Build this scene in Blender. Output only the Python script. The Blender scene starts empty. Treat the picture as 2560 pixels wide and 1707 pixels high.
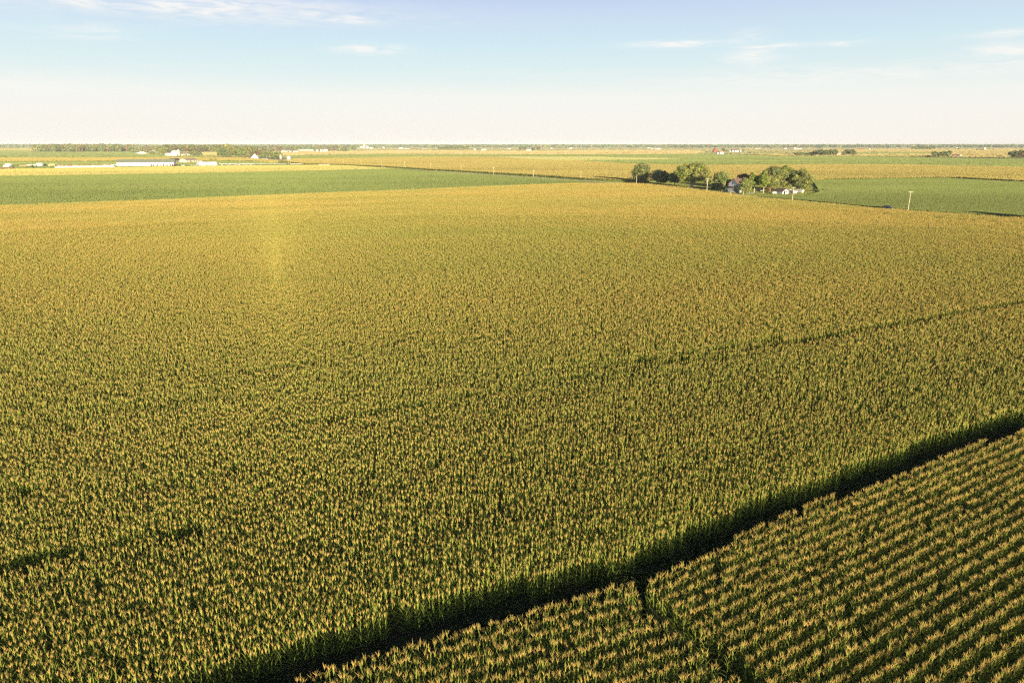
import bpy, math, random
import numpy as np
from mathutils import Vector
R = math.radians
S = bpy.context.scene
C = S.collection
# ------------------------------------------------------------------ camera
F, CX, CY, CAMH = 1707.0, 1280.0, 853.5, 29.0
PITCH = R(16.12)
cp, sp = math.cos(PITCH), math.sin(PITCH)
cd = bpy.data.cameras.new('camera'); cam = bpy.data.objects.new('camera', cd); C.objects.link(cam)
cam.location = (0, 0, CAMH); cam.rotation_euler = (R(90)-PITCH, 0, 0)
cd.sensor_width = 36; cd.lens = 36*F/2560; cd.clip_start = 1; cd.clip_end = 60000
S.camera = cam

def at(x, y, z=0.0):
    """ground point (X, Y) at height z seen at photo pixel (x, y)"""
    u, v = x-CX, CY-y
    d = (u, F*cp+v*sp, -F*sp+v*cp)
    t = (z-CAMH)/d[2]
    return (d[0]*t, d[1]*t)
def zat(Y, y):
    """height that projects to photo row y at forward distance Y"""
    v = CY-y
    return CAMH + Y*(v*cp-F*sp)/(F*cp+v*sp)
# ------------------------------------------------------------------ light
_u, _v = 689-CX, CY-656
sd = Vector((_u, F*cp+_v*sp, -F*sp+_v*cp)).normalized()      # direction the sunlight travels
ELEV = math.asin(-sd.z)
sl = bpy.data.lights.new('sun', 'SUN'); so = bpy.data.objects.new('sun', sl); C.objects.link(so)
so.rotation_euler = sd.to_track_quat('-Z', 'Y').to_euler()
sl.energy = 5.0; sl.angle = R(0.5); sl.color = (1.0, 0.85, 0.56)
W = bpy.data.worlds.new('World'); S.world = W; W.use_nodes = True
wn, wl = W.node_tree.nodes, W.node_tree.links
wn.clear()
out = wn.new('ShaderNodeOutputWorld'); bg = wn.new('ShaderNodeBackground')
sky = wn.new('ShaderNodeTexSky'); sky.sky_type = 'NISHITA'; sky.sun_disc = False
sky.sun_elevation = ELEV
sky.sun_rotation = math.atan2(-sd.x, -sd.y)
sky.altitude = 200; sky.air_density = 1.0; sky.dust_density = 1.2; sky.ozone_density = 2.0
bg.inputs['Strength'].default_value = 0.07
tc = wn.new('ShaderNodeTexCoord')
def wmath(op, a, b=None, c=None):
    n = wn.new('ShaderNodeMath'); n.operation = op
    for i, s in enumerate((a, b, c)):
        if s is None: continue
        if isinstance(s, (int, float)): n.inputs[i].default_value = s
        else: wl.new(s, n.inputs[i])
    return n.outputs[0]
sx = wn.new('ShaderNodeSeparateXYZ'); wl.new(tc.outputs['Generated'], sx.inputs[0])
az = wmath('ARCTAN2', sx.outputs['X'], sx.outputs['Y']); el = wmath('ARCSINE', sx.outputs['Z'])
mp = wn.new('ShaderNodeCombineXYZ'); wl.new(wmath('MULTIPLY', az, 9.0), mp.inputs[0]); wl.new(wmath('MULTIPLY', el, 60.0), mp.inputs[1])
n1 = wn.new('ShaderNodeTexNoise'); n1.inputs['Scale'].default_value = 2.2; n1.inputs['Detail'].default_value = 8; n1.inputs['Roughness'].default_value = .62
n1.inputs['Distortion'].default_value = .6
wl.new(mp.outputs[0], n1.inputs['Vector'])
acc = None
# wispy clouds: azimuth, elevation (from photo position), half width, half height, strength
for (px, py, hw, hh, st) in [(300,5,420,22,2.1),(560,12,190,22,1.3),(925,124,60,9,3.2),(870,50,35,7,1.8),(1690,111,85,6,3.4),(1935,117,50,5,2.6),
        (1880,142,45,12,3),(2105,109,40,5,2.4),(2540,124,60,12,3),(2515,84,60,6,2),(230,80,60,12,1.3),(90,72,120,14,.6),(1875,92,30,12,1.5),
        (2000,195,260,16,1.6),(200,205,140,16,.8),(2300,180,300,16,.6),(420,165,60,8,.6),(30,215,60,12,.7),(1400,185,300,10,.35),(2560,155,50,9,1.0)]:
    u, v = px-CX, CY-py
    d = Vector((u, F*cp+v*sp, -F*sp+v*cp)).normalized()
    a0, e0 = math.atan2(d.x, d.y), math.asin(d.z)
    da = wmath('MULTIPLY', wmath('SUBTRACT', az, a0), F/hw*.85)
    de = wmath('MULTIPLY', wmath('SUBTRACT', el, e0), F/hh*.9)
    q = wmath('ADD', wmath('MULTIPLY', da, da), wmath('MULTIPLY', de, de))
    g = wmath('MULTIPLY', wmath('EXPONENT', wmath('MULTIPLY', q, -1.0)), st)
    acc = g if acc is None else wmath('ADD', acc, g)
cl = wmath('MULTIPLY', acc, wmath('MULTIPLY', wmath('SUBTRACT', n1.outputs['Fac'], .34), 1.25)); 
clc = wn.new('ShaderNodeClamp'); wl.new(cl, clc.inputs[0]); clc.inputs[2].default_value = .8
mx = wn.new('ShaderNodeMix'); mx.data_type = 'RGBA'
# thin high veil that thickens and warms towards the horizon
cr = wn.new('ShaderNodeValToRGB'); vr = wn.new('ShaderNodeMapRange'); wl.new(el, vr.inputs[0]); vr.inputs[1].default_value = 0; vr.inputs[2].default_value = .5
wl.new(vr.outputs[0], cr.inputs[0]); els = cr.color_ramp.elements
K = 1/(.07*1.6245)/10
stops = [(0,(.97,.93,.86),.98),(.04,(.97,.93,.86),.97),(.12,(.95,.955,.91),.94),(.175,(.82,.93,.93),.88),(.25,(.69,.87,.94),.9),(.35,(.60,.72,.92),.92),(.6,(.22,.34,.55),.6),(1,(.1,.16,.3),.2)]
for i,(t,c,al) in enumerate(stops):
    e_ = els[i] if i < 2 else els.new(t)
    e_.position = t; e_.color = (c[0]*K*10/10, c[1]*K*10/10, c[2]*K*10/10, al)
sc_ = wn.new('ShaderNodeVectorMath'); sc_.operation = 'SCALE'; wl.new(cr.outputs[0], sc_.inputs[0]); sc_.inputs['Scale'].default_value = 10
vm = wn.new('ShaderNodeMix'); vm.data_type = 'RGBA'; wl.new(cr.outputs[1], vm.inputs[0]); wl.new(sky.outputs[0], vm.inputs[6]); wl.new(sc_.outputs[0], vm.inputs[7])
wl.new(clc.outputs[0], mx.inputs[0]); wl.new(vm.outputs[2], mx.inputs[6]); mx.inputs[7].default_value = (.99*K*10, .96*K*10, .92*K*10, 1)
wl.new(mx.outputs[2], bg.inputs[0]); wl.new(bg.outputs[0], out.inputs[0])
S.view_settings.view_transform = 'Standard'; S.view_settings.look = 'None'
S.view_settings.exposure = 0.7; S.view_settings.gamma = 1.0
S.cycles.max_bounces = 5; S.cycles.diffuse_bounces = 3; S.cycles.glossy_bounces = 2
S.cycles.volume_bounces = 0; S.cycles.use_denoising = False; S.cycles.pixel_filter_type = 'BLACKMAN_HARRIS'; S.cycles.filter_width = 1.3
# ------------------------------------------------------------------ materials
def mat(name, col, rough=.8, noise=0.0, nscale=1.0, attr=False, col2=None, aniso=None, bump=0, world=False, spec=.2, metal=0):
    m = bpy.data.materials.new(name); m.use_nodes = True
    N, L = m.node_tree.nodes, m.node_tree.links
    b = N['Principled BSDF']; b.inputs['Roughness'].default_value = rough
    b.inputs['Specular IOR Level'].default_value = spec; b.inputs['Metallic'].default_value = metal
    b.inputs['Base Color'].default_value = (*col, 1)
    src = None
    if attr:
        a = N.new('ShaderNodeAttribute'); a.attribute_name = 'Col'; src = a.outputs['Color']
    if noise or col2:
        if world:
            g = N.new('ShaderNodeNewGeometry'); vec = g.outputs['Position']
        else:
            g = N.new('ShaderNodeTexCoord'); vec = g.outputs['Object']
        mpn = N.new('ShaderNodeMapping'); L.new(vec, mpn.inputs[0])
        if aniso:
            mpn.inputs['Rotation'].default_value = (0, 0, -aniso[0]); mpn.inputs['Scale'].default_value = (aniso[1], 1, 1)
            mpn.vector_type = 'TEXTURE' if False else 'POINT'
        nz = N.new('ShaderNodeTexNoise'); nz.inputs['Scale'].default_value = nscale; nz.inputs['Detail'].default_value = 5
        L.new(mpn.outputs[0], nz.inputs['Vector'])
        rp = N.new('ShaderNodeMapRange'); rp.inputs[1].default_value = .3; rp.inputs[2].default_value = .7
        L.new(nz.outputs['Fac'], rp.inputs[0])
        if col2:
            mm = N.new('ShaderNodeMix'); mm.data_type = 'RGBA'
            L.new(rp.outputs[0], mm.inputs[0])
            mm.inputs[6].default_value = (*col, 1); mm.inputs[7].default_value = (*col2, 1)
            if attr:
                m2 = N.new('ShaderNodeMix'); m2.data_type = 'RGBA'; m2.blend_type = 'MULTIPLY'; m2.inputs[0].default_value = 1
                L.new(src, m2.inputs[6]); L.new(mm.outputs[2], m2.inputs[7]); src = m2.outputs[2]
            else: src = mm.outputs[2]
        else:
            rp.inputs[3].default_value = 1-noise; rp.inputs[4].default_value = 1+noise
            m2 = N.new('ShaderNodeMix'); m2.data_type = 'RGBA'; m2.blend_type = 'MULTIPLY'; m2.inputs[0].default_value = 1
            if src is None: m2.inputs[6].default_value = (*col, 1)
            else: L.new(src, m2.inputs[6])
            L.new(rp.outputs[0], m2.inputs[7]); src = m2.outputs[2]
        if bump:
            bp = N.new('ShaderNodeBump'); bp.inputs['Strength'].default_value = bump; bp.inputs['Distance'].default_value = .2
            L.new(nz.outputs['Fac'], bp.inputs['Height']); L.new(bp.outputs[0], b.inputs['Normal'])
    if src is not None: L.new(src, b.inputs['Base Color'])
    return m
ROW = R(26.2)
M = dict(
    corn=mat('corn_leaf_and_tassel', (1,1,1), .75, attr=True, col2=(.76,.93,.85), nscale=.016, aniso=(ROW,.35), world=True, spec=.15),
    crop=mat('crop_canopy', (1,1,1), .8, attr=True, noise=.14, nscale=.012, aniso=(ROW,.25), world=True, spec=.1),
    leaf=mat('tree_foliage', (1,1,1), .7, attr=True, noise=.15, nscale=.3, spec=.15),
    bark=mat('tree_bark', (.30,.24,.17), .9, noise=.3, nscale=2),
    palebark=mat('pale_bark', (.52,.46,.36), .9, noise=.2, nscale=2),
    soil=mat('ground_soil', (.06,.05,.03), .95, col2=(.035,.045,.02), nscale=.4, world=True),
    verge=mat('roadside_grass', (.30,.30,.075), .95, col2=(.20,.24,.05), nscale=.15, world=True, bump=1),
    lawn=mat('lawn_grass', (.42,.40,.09), .95, col2=(.30,.34,.07), nscale=.12, world=True, bump=1),
    farground=mat('far_ground', (.55,.45,.22), .95, col2=(.30,.36,.16), nscale=.0012, aniso=(ROW,.3), world=True),
    gravel=mat('gravel_road', (.78,.70,.54), .9, noise=.15, nscale=3, world=True, bump=1),
    dirt=mat('yard_dirt', (.60,.42,.26), .9, noise=.2, nscale=.2, world=True),
    white=mat('white_paint', (.82,.80,.76), .6, noise=.05, nscale=.3),
    cream=mat('cream_siding', (.72,.66,.52), .7, noise=.06, nscale=.4),
    shade=mat('white_siding_shade_tint', (.74,.76,.80), .7, noise=.05, nscale=.5),  # white siding with the bluish cast of shade put into its colour
    pink=mat('faded_pink_paint', (.70,.45,.38), .7, noise=.1, nscale=.3),
    orange=mat('orange_siding', (.68,.34,.16), .7, noise=.15, nscale=.4),
    red=mat('red_paint', (.50,.08,.06), .6, noise=.15, nscale=.3),
    rroof=mat('red_metal_roof', (.42,.09,.09), .5, noise=.1, nscale=.3),
    groof=mat('grey_green_metal_roof', (.26,.29,.22), .8, noise=.08, nscale=.2, spec=.1),
    broof=mat('brown_shingles', (.22,.14,.12), .85, noise=.2, nscale=.8),
    proof=mat('pink_grey_shingles', (.48,.34,.28), .85, noise=.15, nscale=.8),
    wroof=mat('pale_metal_roof', (.80,.78,.72), .5, noise=.05, nscale=.3),
    dark=mat('dark_opening', (.03,.03,.035), .5, noise=.1, nscale=1),
    glass=mat('window_glass', (.05,.06,.08), .1, noise=.1, nscale=1, spec=.6),
    galv=mat('galvanised_steel', (.72,.70,.66), .35, noise=.08, nscale=.6, metal=.5),
    concrete=mat('pale_concrete', (.62,.55,.46), .85, noise=.12, nscale=.5),
    pole=mat('weathered_pole_wood', (.62,.52,.36), .85, noise=.2, nscale=1.5),
    plastic=mat('white_plastic_film', (.84,.84,.82), .35, noise=.04, nscale=.4),
    tyre=mat('black_rubber', (.025,.025,.025), .8, noise=.1, nscale=2),
    rust=mat('rusty_brown_steel', (.30,.14,.09), .8, noise=.25, nscale=.8),
    hay=mat('dry_hay', (.68,.48,.24), .95, noise=.25, nscale=1.5),
    carpaint=mat('dark_grey_car_paint', (.04,.04,.06), .3, noise=.05, nscale=1, spec=.5),
    silver=mat('silver_paint', (.6,.6,.62), .3, noise=.05, nscale=1, spec=.5),
    yellow=mat('yellow_paint', (.75,.55,.10), .5, noise=.1, nscale=1),
    green=mat('green_machine_paint', (.05,.2,.05), .4, noise=.1, nscale=1),
)
# ------------------------------------------------------------------ object helpers
def tag(o, label=None, cat=None, group=None, kind=None):
    if label: o['label'] = label
    if cat: o['category'] = cat
    if group: o['group'] = group
    if kind: o['kind'] = kind
    return o
def empty(name, loc, rz=0):
    o = bpy.data.objects.new(name, None); C.objects.link(o); o.location = loc; o.rotation_euler = (0,0,rz); o.empty_display_size = .5
    return o
def link(name, me, parent=None, m=None):
    if m is not None and not me.materials: me.materials.append(m)
    o = bpy.data.objects.new(name, me); C.objects.link(o)
    if parent: o.parent = parent
    return o
def npmesh(name, V, Fq, cols=None, m=None):
    """mesh from numpy verts and quad/tri index array; cols = per vertex rgb"""
    me = bpy.data.meshes.new(name)
    V = np.asarray(V, np.float32); Fq = np.asarray(Fq, np.int32)
    k = Fq.shape[1]; nf = len(Fq)
    me.vertices.add(len(V)); me.vertices.foreach_set('co', V.ravel())
    me.loops.add(nf*k); me.loops.foreach_set('vertex_index', Fq.ravel())
    me.polygons.add(nf); me.polygons.foreach_set('loop_start', np.arange(0, nf*k, k, dtype=np.int32))
    if cols is not None:
        a = me.color_attributes.new('Col', 'FLOAT_COLOR', 'POINT')
        c4 = np.ones((len(V), 4), np.float32); c4[:, :3] = cols; a.data.foreach_set('color', c4.ravel())
    me.update(calc_edges=True)
    if m: me.materials.append(m)
    return me
class MB:
    def __init__(s): s.v=[]; s.f=[]
    def poly(s, pts):
        n=len(s.v); s.v += [tuple(p) for p in pts]; s.f.append(tuple(range(n, n+len(pts)))); return s
    def prism(s, sec, a, b, axis='x'):
        """extrude a closed section (list of (p,q)) from a to b along axis x / y / z"""
        n=len(s.v); k=len(sec)
        for t in (a,b):
            for (p,q) in sec:
                s.v.append({'x':(t,p,q),'y':(p,t,q),'z':(p,q,t)}[axis])
        for i in range(k):
            j=(i+1)%k; s.f.append((n+i, n+j, n+k+j, n+k+i))
        s.f.append(tuple(range(n, n+k))[::-1]); s.f.append(tuple(range(n+k, n+2*k)))
        return s
    def box(s, x0,x1,y0,y1,z0,z1): return s.prism([(x0,y0),(x1,y0),(x1,y1),(x0,y1)], z0, z1, 'z')
    def tube(s, p, q, r0, r1, k=8):
        p=Vector(p); q=Vector(q); d=(q-p).normalized(); a=d.orthogonal().normalized(); b=d.cross(a); n=len(s.v)
        for c,r in ((p,r0),(q,r1)):
            for i in range(k):
                t=2*math.pi*i/k; s.v.append(tuple(c+a*(r*math.cos(t))+b*(r*math.sin(t))))
        for i in range(k):
            j=(i+1)%k; s.f.append((n+i,n+j,n+k+j,n+k+i))
        s.f.append(tuple(range(n,n+k))[::-1]); s.f.append(tuple(range(n+k,n+2*k))); return s
    def lathe(s, prof, k=16, c=(0,0,0)):
        n=len(s.v)
        for (r,z) in prof:
            for i in range(k):
                t=2*math.pi*i/k; s.v.append((c[0]+r*math.cos(t), c[1]+r*math.sin(t), c[2]+z))
        for a in range(len(prof)-1):
            for i in range(k):
                j=(i+1)%k; s.f.append((n+a*k+i, n+a*k+j, n+(a+1)*k+j, n+(a+1)*k+i))
        s.f.append(tuple(range(n,n+k))[::-1]); m=n+(len(prof)-1)*k; s.f.append(tuple(range(m,m+k))); return s
    def build(s, name, m, parent=None):
        me=bpy.data.meshes.new(name); me.from_pydata(s.v,[],s.f); me.update(); me.materials.append(m)
        return link(name, me, parent)
def sheet(name, pts, z, m, kind='structure', **kw):
    o = MB().poly([(x,y,z) for x,y in pts]).build(name, m); tag(o, kind=kind, **kw); return o
def ribbon(name, pts, w, z, m, **kw):
    L,Rr=[],[]
    for i,p in enumerate(pts):
        a=Vector(pts[max(i-1,0)]); b=Vector(pts[min(i+1,len(pts)-1)]); d=(b-a).normalized(); n=Vector((-d.y,d.x))*w/2
        L.append((p[0]+n.x,p[1]+n.y,z)); Rr.append((p[0]-n.x,p[1]-n.y,z))
    mb=MB()
    for i in range(len(pts)-1): mb.poly([L[i],L[i+1],Rr[i+1],Rr[i]])
    o=mb.build(name,m); tag(o, kind='structure', **kw); return o
def inpoly(P, poly):
    x,y=P[:,0],P[:,1]; r=np.zeros(len(P),bool); n=len(poly)
    for i in range(n):
        x0,y0=poly[i]; x1,y1=poly[(i+1)%n]
        c=((y0>y)!=(y1>y)); 
        with np.errstate(divide='ignore',invalid='ignore'): xi=(x1-x0)*(y-y0)/(y1-y0)+x0
        r^=c&(x<xi)
    return r
def segdist(P, a, b):
    a=np.array(a); b=np.array(b); d=b-a; t=np.clip(((P-a)@d)/(d@d),0,1); return np.linalg.norm(P-(a+t[:,None]*d),axis=1)
rng=np.random.default_rng(7)
# ------------------------------------------------------------------ corn plants
def strips(base, az, lens, th0, droop, w, nseg, col, tipcol=None, twist=0):
    """curved leaf blades; all arguments are arrays of length n"""
    n=len(az); s=lens/nseg
    p=base.copy(); V=np.zeros((n,nseg+1,2,3),np.float32)
    dirh=np.stack([np.cos(az),np.sin(az),np.zeros(n)],1); side=np.stack([-np.sin(az+twist),np.cos(az+twist),np.zeros(n)],1)
    for i in range(nseg+1):
        t=i/nseg; ww=w*(1-t**1.6)*(.55+.9*min(t*2.5,.5)) if i<nseg else w*.05
        V[:,i,0]=p-side*ww[:,None]/2; V[:,i,1]=p+side*ww[:,None]/2
        th=th0+droop*(t**1.3)
        p=p+(dirh*np.sin(th)[:,None]+np.array([0,0,1])*np.cos(th)[:,None])*s[:,None]
    V=V.reshape(-1,3); idx=[]
    q=np.array([[0,1,3,2]])
    a=np.arange(nseg)[:,None]*2+q
    Fq=(np.arange(n)[:,None,None]*(nseg+1)*2+a[None]).reshape(-1,4)
    Cc=np.repeat(col,(nseg+1)*2,axis=0)
    return V,Fq,Cc
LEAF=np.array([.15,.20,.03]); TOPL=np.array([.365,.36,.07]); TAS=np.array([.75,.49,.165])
def corn_segment(name, length, rows, rowsp, spacing, lod, r, jit=.045, fine=1.0):
    Vs,Fs,Cs=[],[],[]; off=0
    def add(t):
        nonlocal off
        V,Fq,Cc=t; Vs.append(V); Fs.append(Fq+off); Cs.append(Cc); off+=len(V)
    for k in range(rows):
        n=int(length/spacing); xs=(np.arange(n)+.5)*spacing-length/2+r.normal(0,.035,n)
        keep=r.random(n)>.05; xs=xs[keep]; n=len(xs)
        ys=(k-(rows-1)/2)*rowsp+r.normal(0,jit,n); H=2.12*(1+r.normal(0,.05+jit*.4,n)); tint=(1+r.normal(0,.10,n))[:,None]
        yel=r.random(n)[:,None]
        nl={0:9,1:6,2:4}[lod]; ns={0:4,1:2,2:1}[lod]
        plane=r.uniform(0,math.pi,n)
        for i in range(nl):
            t=(i+.5)/nl
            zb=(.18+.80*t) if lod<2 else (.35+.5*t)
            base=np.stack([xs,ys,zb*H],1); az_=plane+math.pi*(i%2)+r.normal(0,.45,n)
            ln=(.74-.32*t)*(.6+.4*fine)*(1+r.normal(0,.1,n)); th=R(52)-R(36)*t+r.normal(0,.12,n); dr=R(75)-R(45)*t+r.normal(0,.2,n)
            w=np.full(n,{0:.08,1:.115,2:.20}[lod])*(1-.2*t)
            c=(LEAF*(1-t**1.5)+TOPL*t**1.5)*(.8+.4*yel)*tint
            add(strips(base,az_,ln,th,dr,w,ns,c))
        # tassels
        nb={0:(9 if fine==1 else 8),1:6,2:3}[lod]; zt=H*(.97 if lod<2 else .93)
        for i in range(nb):
            az_=r.uniform(0,6.28,n); th=(np.full(n,.05) if i==0 else r.uniform(.22,.80*fine,n))
            ln=((.38 if i==0 else .28)*(fine if fine<1 else 1))*(1+r.normal(0,.12,n))
            base=np.stack([xs,ys,zt+r.uniform(0,.10,n)],1)
            w=np.full(n,{0:.026,1:.045,2:.065}[lod])
            c=TAS*(1+r.normal(0,.14,n))[:,None]*np.array([1,1,1])+np.array([.03,-.02,0])*r.normal(0,1,n)[:,None]
            Vn=strips(base,az_,ln,th,np.full(n,.25),w,1 if lod else 2,c,twist=r.uniform(0,3.1))
            add(Vn)
            if lod==0 or i==0: add(strips(base,az_,ln,th,np.full(n,.25),w,1,c,twist=1.57))
        if lod<2:
            add(strips(np.stack([xs,ys,np.zeros(n)],1),np.zeros(n),H*1.0,np.zeros(n),np.zeros(n),np.full(n,.035),1,LEAF*np.ones((n,1))*.9))
        else:
            add(strips(np.stack([xs,ys,np.zeros(n)],1),r.uniform(0,6,n),H*.8,np.zeros(n),np.zeros(n),np.full(n,.2),1,LEAF*np.ones((n,1))))
    V=np.concatenate(Vs); Fq=np.concatenate(Fs); Cc=np.clip(np.concatenate(Cs),.005,.9)
    return npmesh(name,V,Fq,Cc,M['corn'])
def proto_collection(name, meshes):
    c=bpy.data.collections.new(name)
    for i,me in enumerate(meshes):
        o=bpy.data.objects.new('%s_%02d'%(name,i),me); c.objects.link(o)
    return c
ROWSP, PLSP = .97, .17; FSP = .70
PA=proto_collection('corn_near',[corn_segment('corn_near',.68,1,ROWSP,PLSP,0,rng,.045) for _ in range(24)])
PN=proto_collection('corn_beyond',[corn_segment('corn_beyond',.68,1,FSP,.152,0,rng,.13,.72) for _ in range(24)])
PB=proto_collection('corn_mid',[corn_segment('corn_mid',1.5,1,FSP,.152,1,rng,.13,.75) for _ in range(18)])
PC=proto_collection('corn_far',[corn_segment('corn_far',3.6,2,FSP,.22,2,rng,.10,.85) for _ in range(12)])
def gn_instances(obj, coll):
    ng=bpy.data.node_groups.new('scatter_'+coll.name,'GeometryNodeTree')
    ng.interface.new_socket('Geometry',in_out='INPUT',socket_type='NodeSocketGeometry'); ng.interface.new_socket('Geometry',in_out='OUTPUT',socket_type='NodeSocketGeometry')
    N,L=ng.nodes,ng.links; gi=N.new('NodeGroupInput'); go=N.new('NodeGroupOutput')
    ci=N.new('GeometryNodeCollectionInfo'); ci.inputs['Collection'].default_value=coll; ci.inputs['Separate Children'].default_value=True; ci.inputs['Reset Children'].default_value=True
    ip=N.new('GeometryNodeInstanceOnPoints'); ip.inputs['Pick Instance'].default_value=True
    def attr(n,t):
        a=N.new('GeometryNodeInputNamedAttribute'); a.data_type=t; a.inputs['Name'].default_value=n; return a.outputs['Attribute']
    L.new(gi.outputs[0],ip.inputs['Points']); L.new(ci.outputs[0],ip.inputs['Instance'])
    L.new(attr('idx','INT'),ip.inputs['Instance Index'])
    er=N.new('FunctionNodeEulerToRotation'); L.new(attr('rot','FLOAT_VECTOR'),er.inputs[0]); L.new(er.outputs[0],ip.inputs['Rotation'])
    L.new(attr('scl','FLOAT_VECTOR'),ip.inputs['Scale']); L.new(ip.outputs[0],go.inputs[0])
    md=obj.modifiers.new('plants','NODES'); md.node_group=ng
def vnoise(P, scale, seed, ang=ROW, stretch=3.0):
    """smooth value noise on the ground, stretched along the rows"""
    c,s=math.cos(ang),math.sin(ang); x=(P[:,0]*c+P[:,1]*s)/(scale*stretch); y=(-P[:,0]*s+P[:,1]*c)/scale
    T=np.random.default_rng(seed).random((256,256)); xi=np.floor(x).astype(int); yi=np.floor(y).astype(int); fx=x-xi; fy=y-yi
    fx=fx*fx*(3-2*fx); fy=fy*fy*(3-2*fy); g=lambda a,b:T[a%256,b%256]
    return (g(xi,yi)*(1-fx)+g(xi+1,yi)*fx)*(1-fy)+(g(xi,yi+1)*(1-fx)+g(xi+1,yi+1)*fx)*fy
def point_obj(name, P, z, rot, scl, idx, coll, **kw):
    me=bpy.data.meshes.new(name); n=len(P); me.vertices.add(n)
    co=np.zeros((n,3),np.float32); co[:,:2]=P; co[:,2]=z; me.vertices.foreach_set('co',co.ravel())
    a=me.attributes.new('rot','FLOAT_VECTOR','POINT'); r3=np.zeros((n,3),np.float32); r3[:,2]=rot; a.data.foreach_set('vector',r3.ravel())
    a=me.attributes.new('scl','FLOAT_VECTOR','POINT'); a.data.foreach_set('vector',np.asarray(scl,np.float32).ravel())
    a=me.attributes.new('idx','INT','POINT'); a.data.foreach_set('value',np.asarray(idx,np.int32))
    o=link(name,me); gn_instances(o,coll); tag(o,kind='stuff',**kw); return o
def cornfield(name, poly, ang, label, lods, skips=(), thin=(), hs=1.0, holes=.004, cat='corn field', rsp=.97):
    c,s=math.cos(ang),math.sin(ang); PP=np.array(poly); U=PP[:,0]*c+PP[:,1]*s; Vv=-PP[:,0]*s+PP[:,1]*c
    for (d0,d1,coll,L,rows,suffix) in lods:
        us=np.arange(U.min(),U.max(),L); vs=np.arange(math.floor(Vv.min()/rsp)*rsp,Vv.max(),rsp*rows)
        uu,vv=np.meshgrid(us,vs); uu=uu+rng.uniform(0,L,(len(vs),1)); uu=uu.ravel(); vv=vv.ravel()
        P=np.stack([uu*c-vv*s,uu*s+vv*c],1); D=np.hypot(P[:,0],P[:,1])
        k=(D>=d0)&(D<d1)&(P[:,1]>17)&(np.abs(P[:,0])<.80*P[:,1]+26)
        P=P[k]; k=inpoly(P,poly); P=P[k]
        n=len(P); 
        if n==0: continue
        hz=hs*(.90+.13*vnoise(P,13,3)+.11*vnoise(P,26,17,stretch=6)+.07*vnoise(P,3,5,stretch=2)); hz*=1+rng.normal(0,.02,n)
        keep=np.ones(n,bool)
        for (a,b,w) in skips: keep&=segdist(P,a,b)>w
        for (a,b,w,f) in thin: hz=np.where(segdist(P,a,b)<w,hz*f,hz)
        keep&=rng.random(n)>holes
        bad=vnoise(P,1.6,11,stretch=1.2)>.988; keep&=~bad
        P=P[keep]; hz=hz[keep]; n=len(P)
        rot=ang+math.pi*rng.integers(0,2,n)+rng.normal(0,.012,n); scl=np.stack([np.ones(n),np.ones(n),hz],1)
        point_obj(name,P,0,rot,scl,rng.integers(0,len(coll.objects),n),coll,label=label+suffix,cat=cat,group=None)
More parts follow.
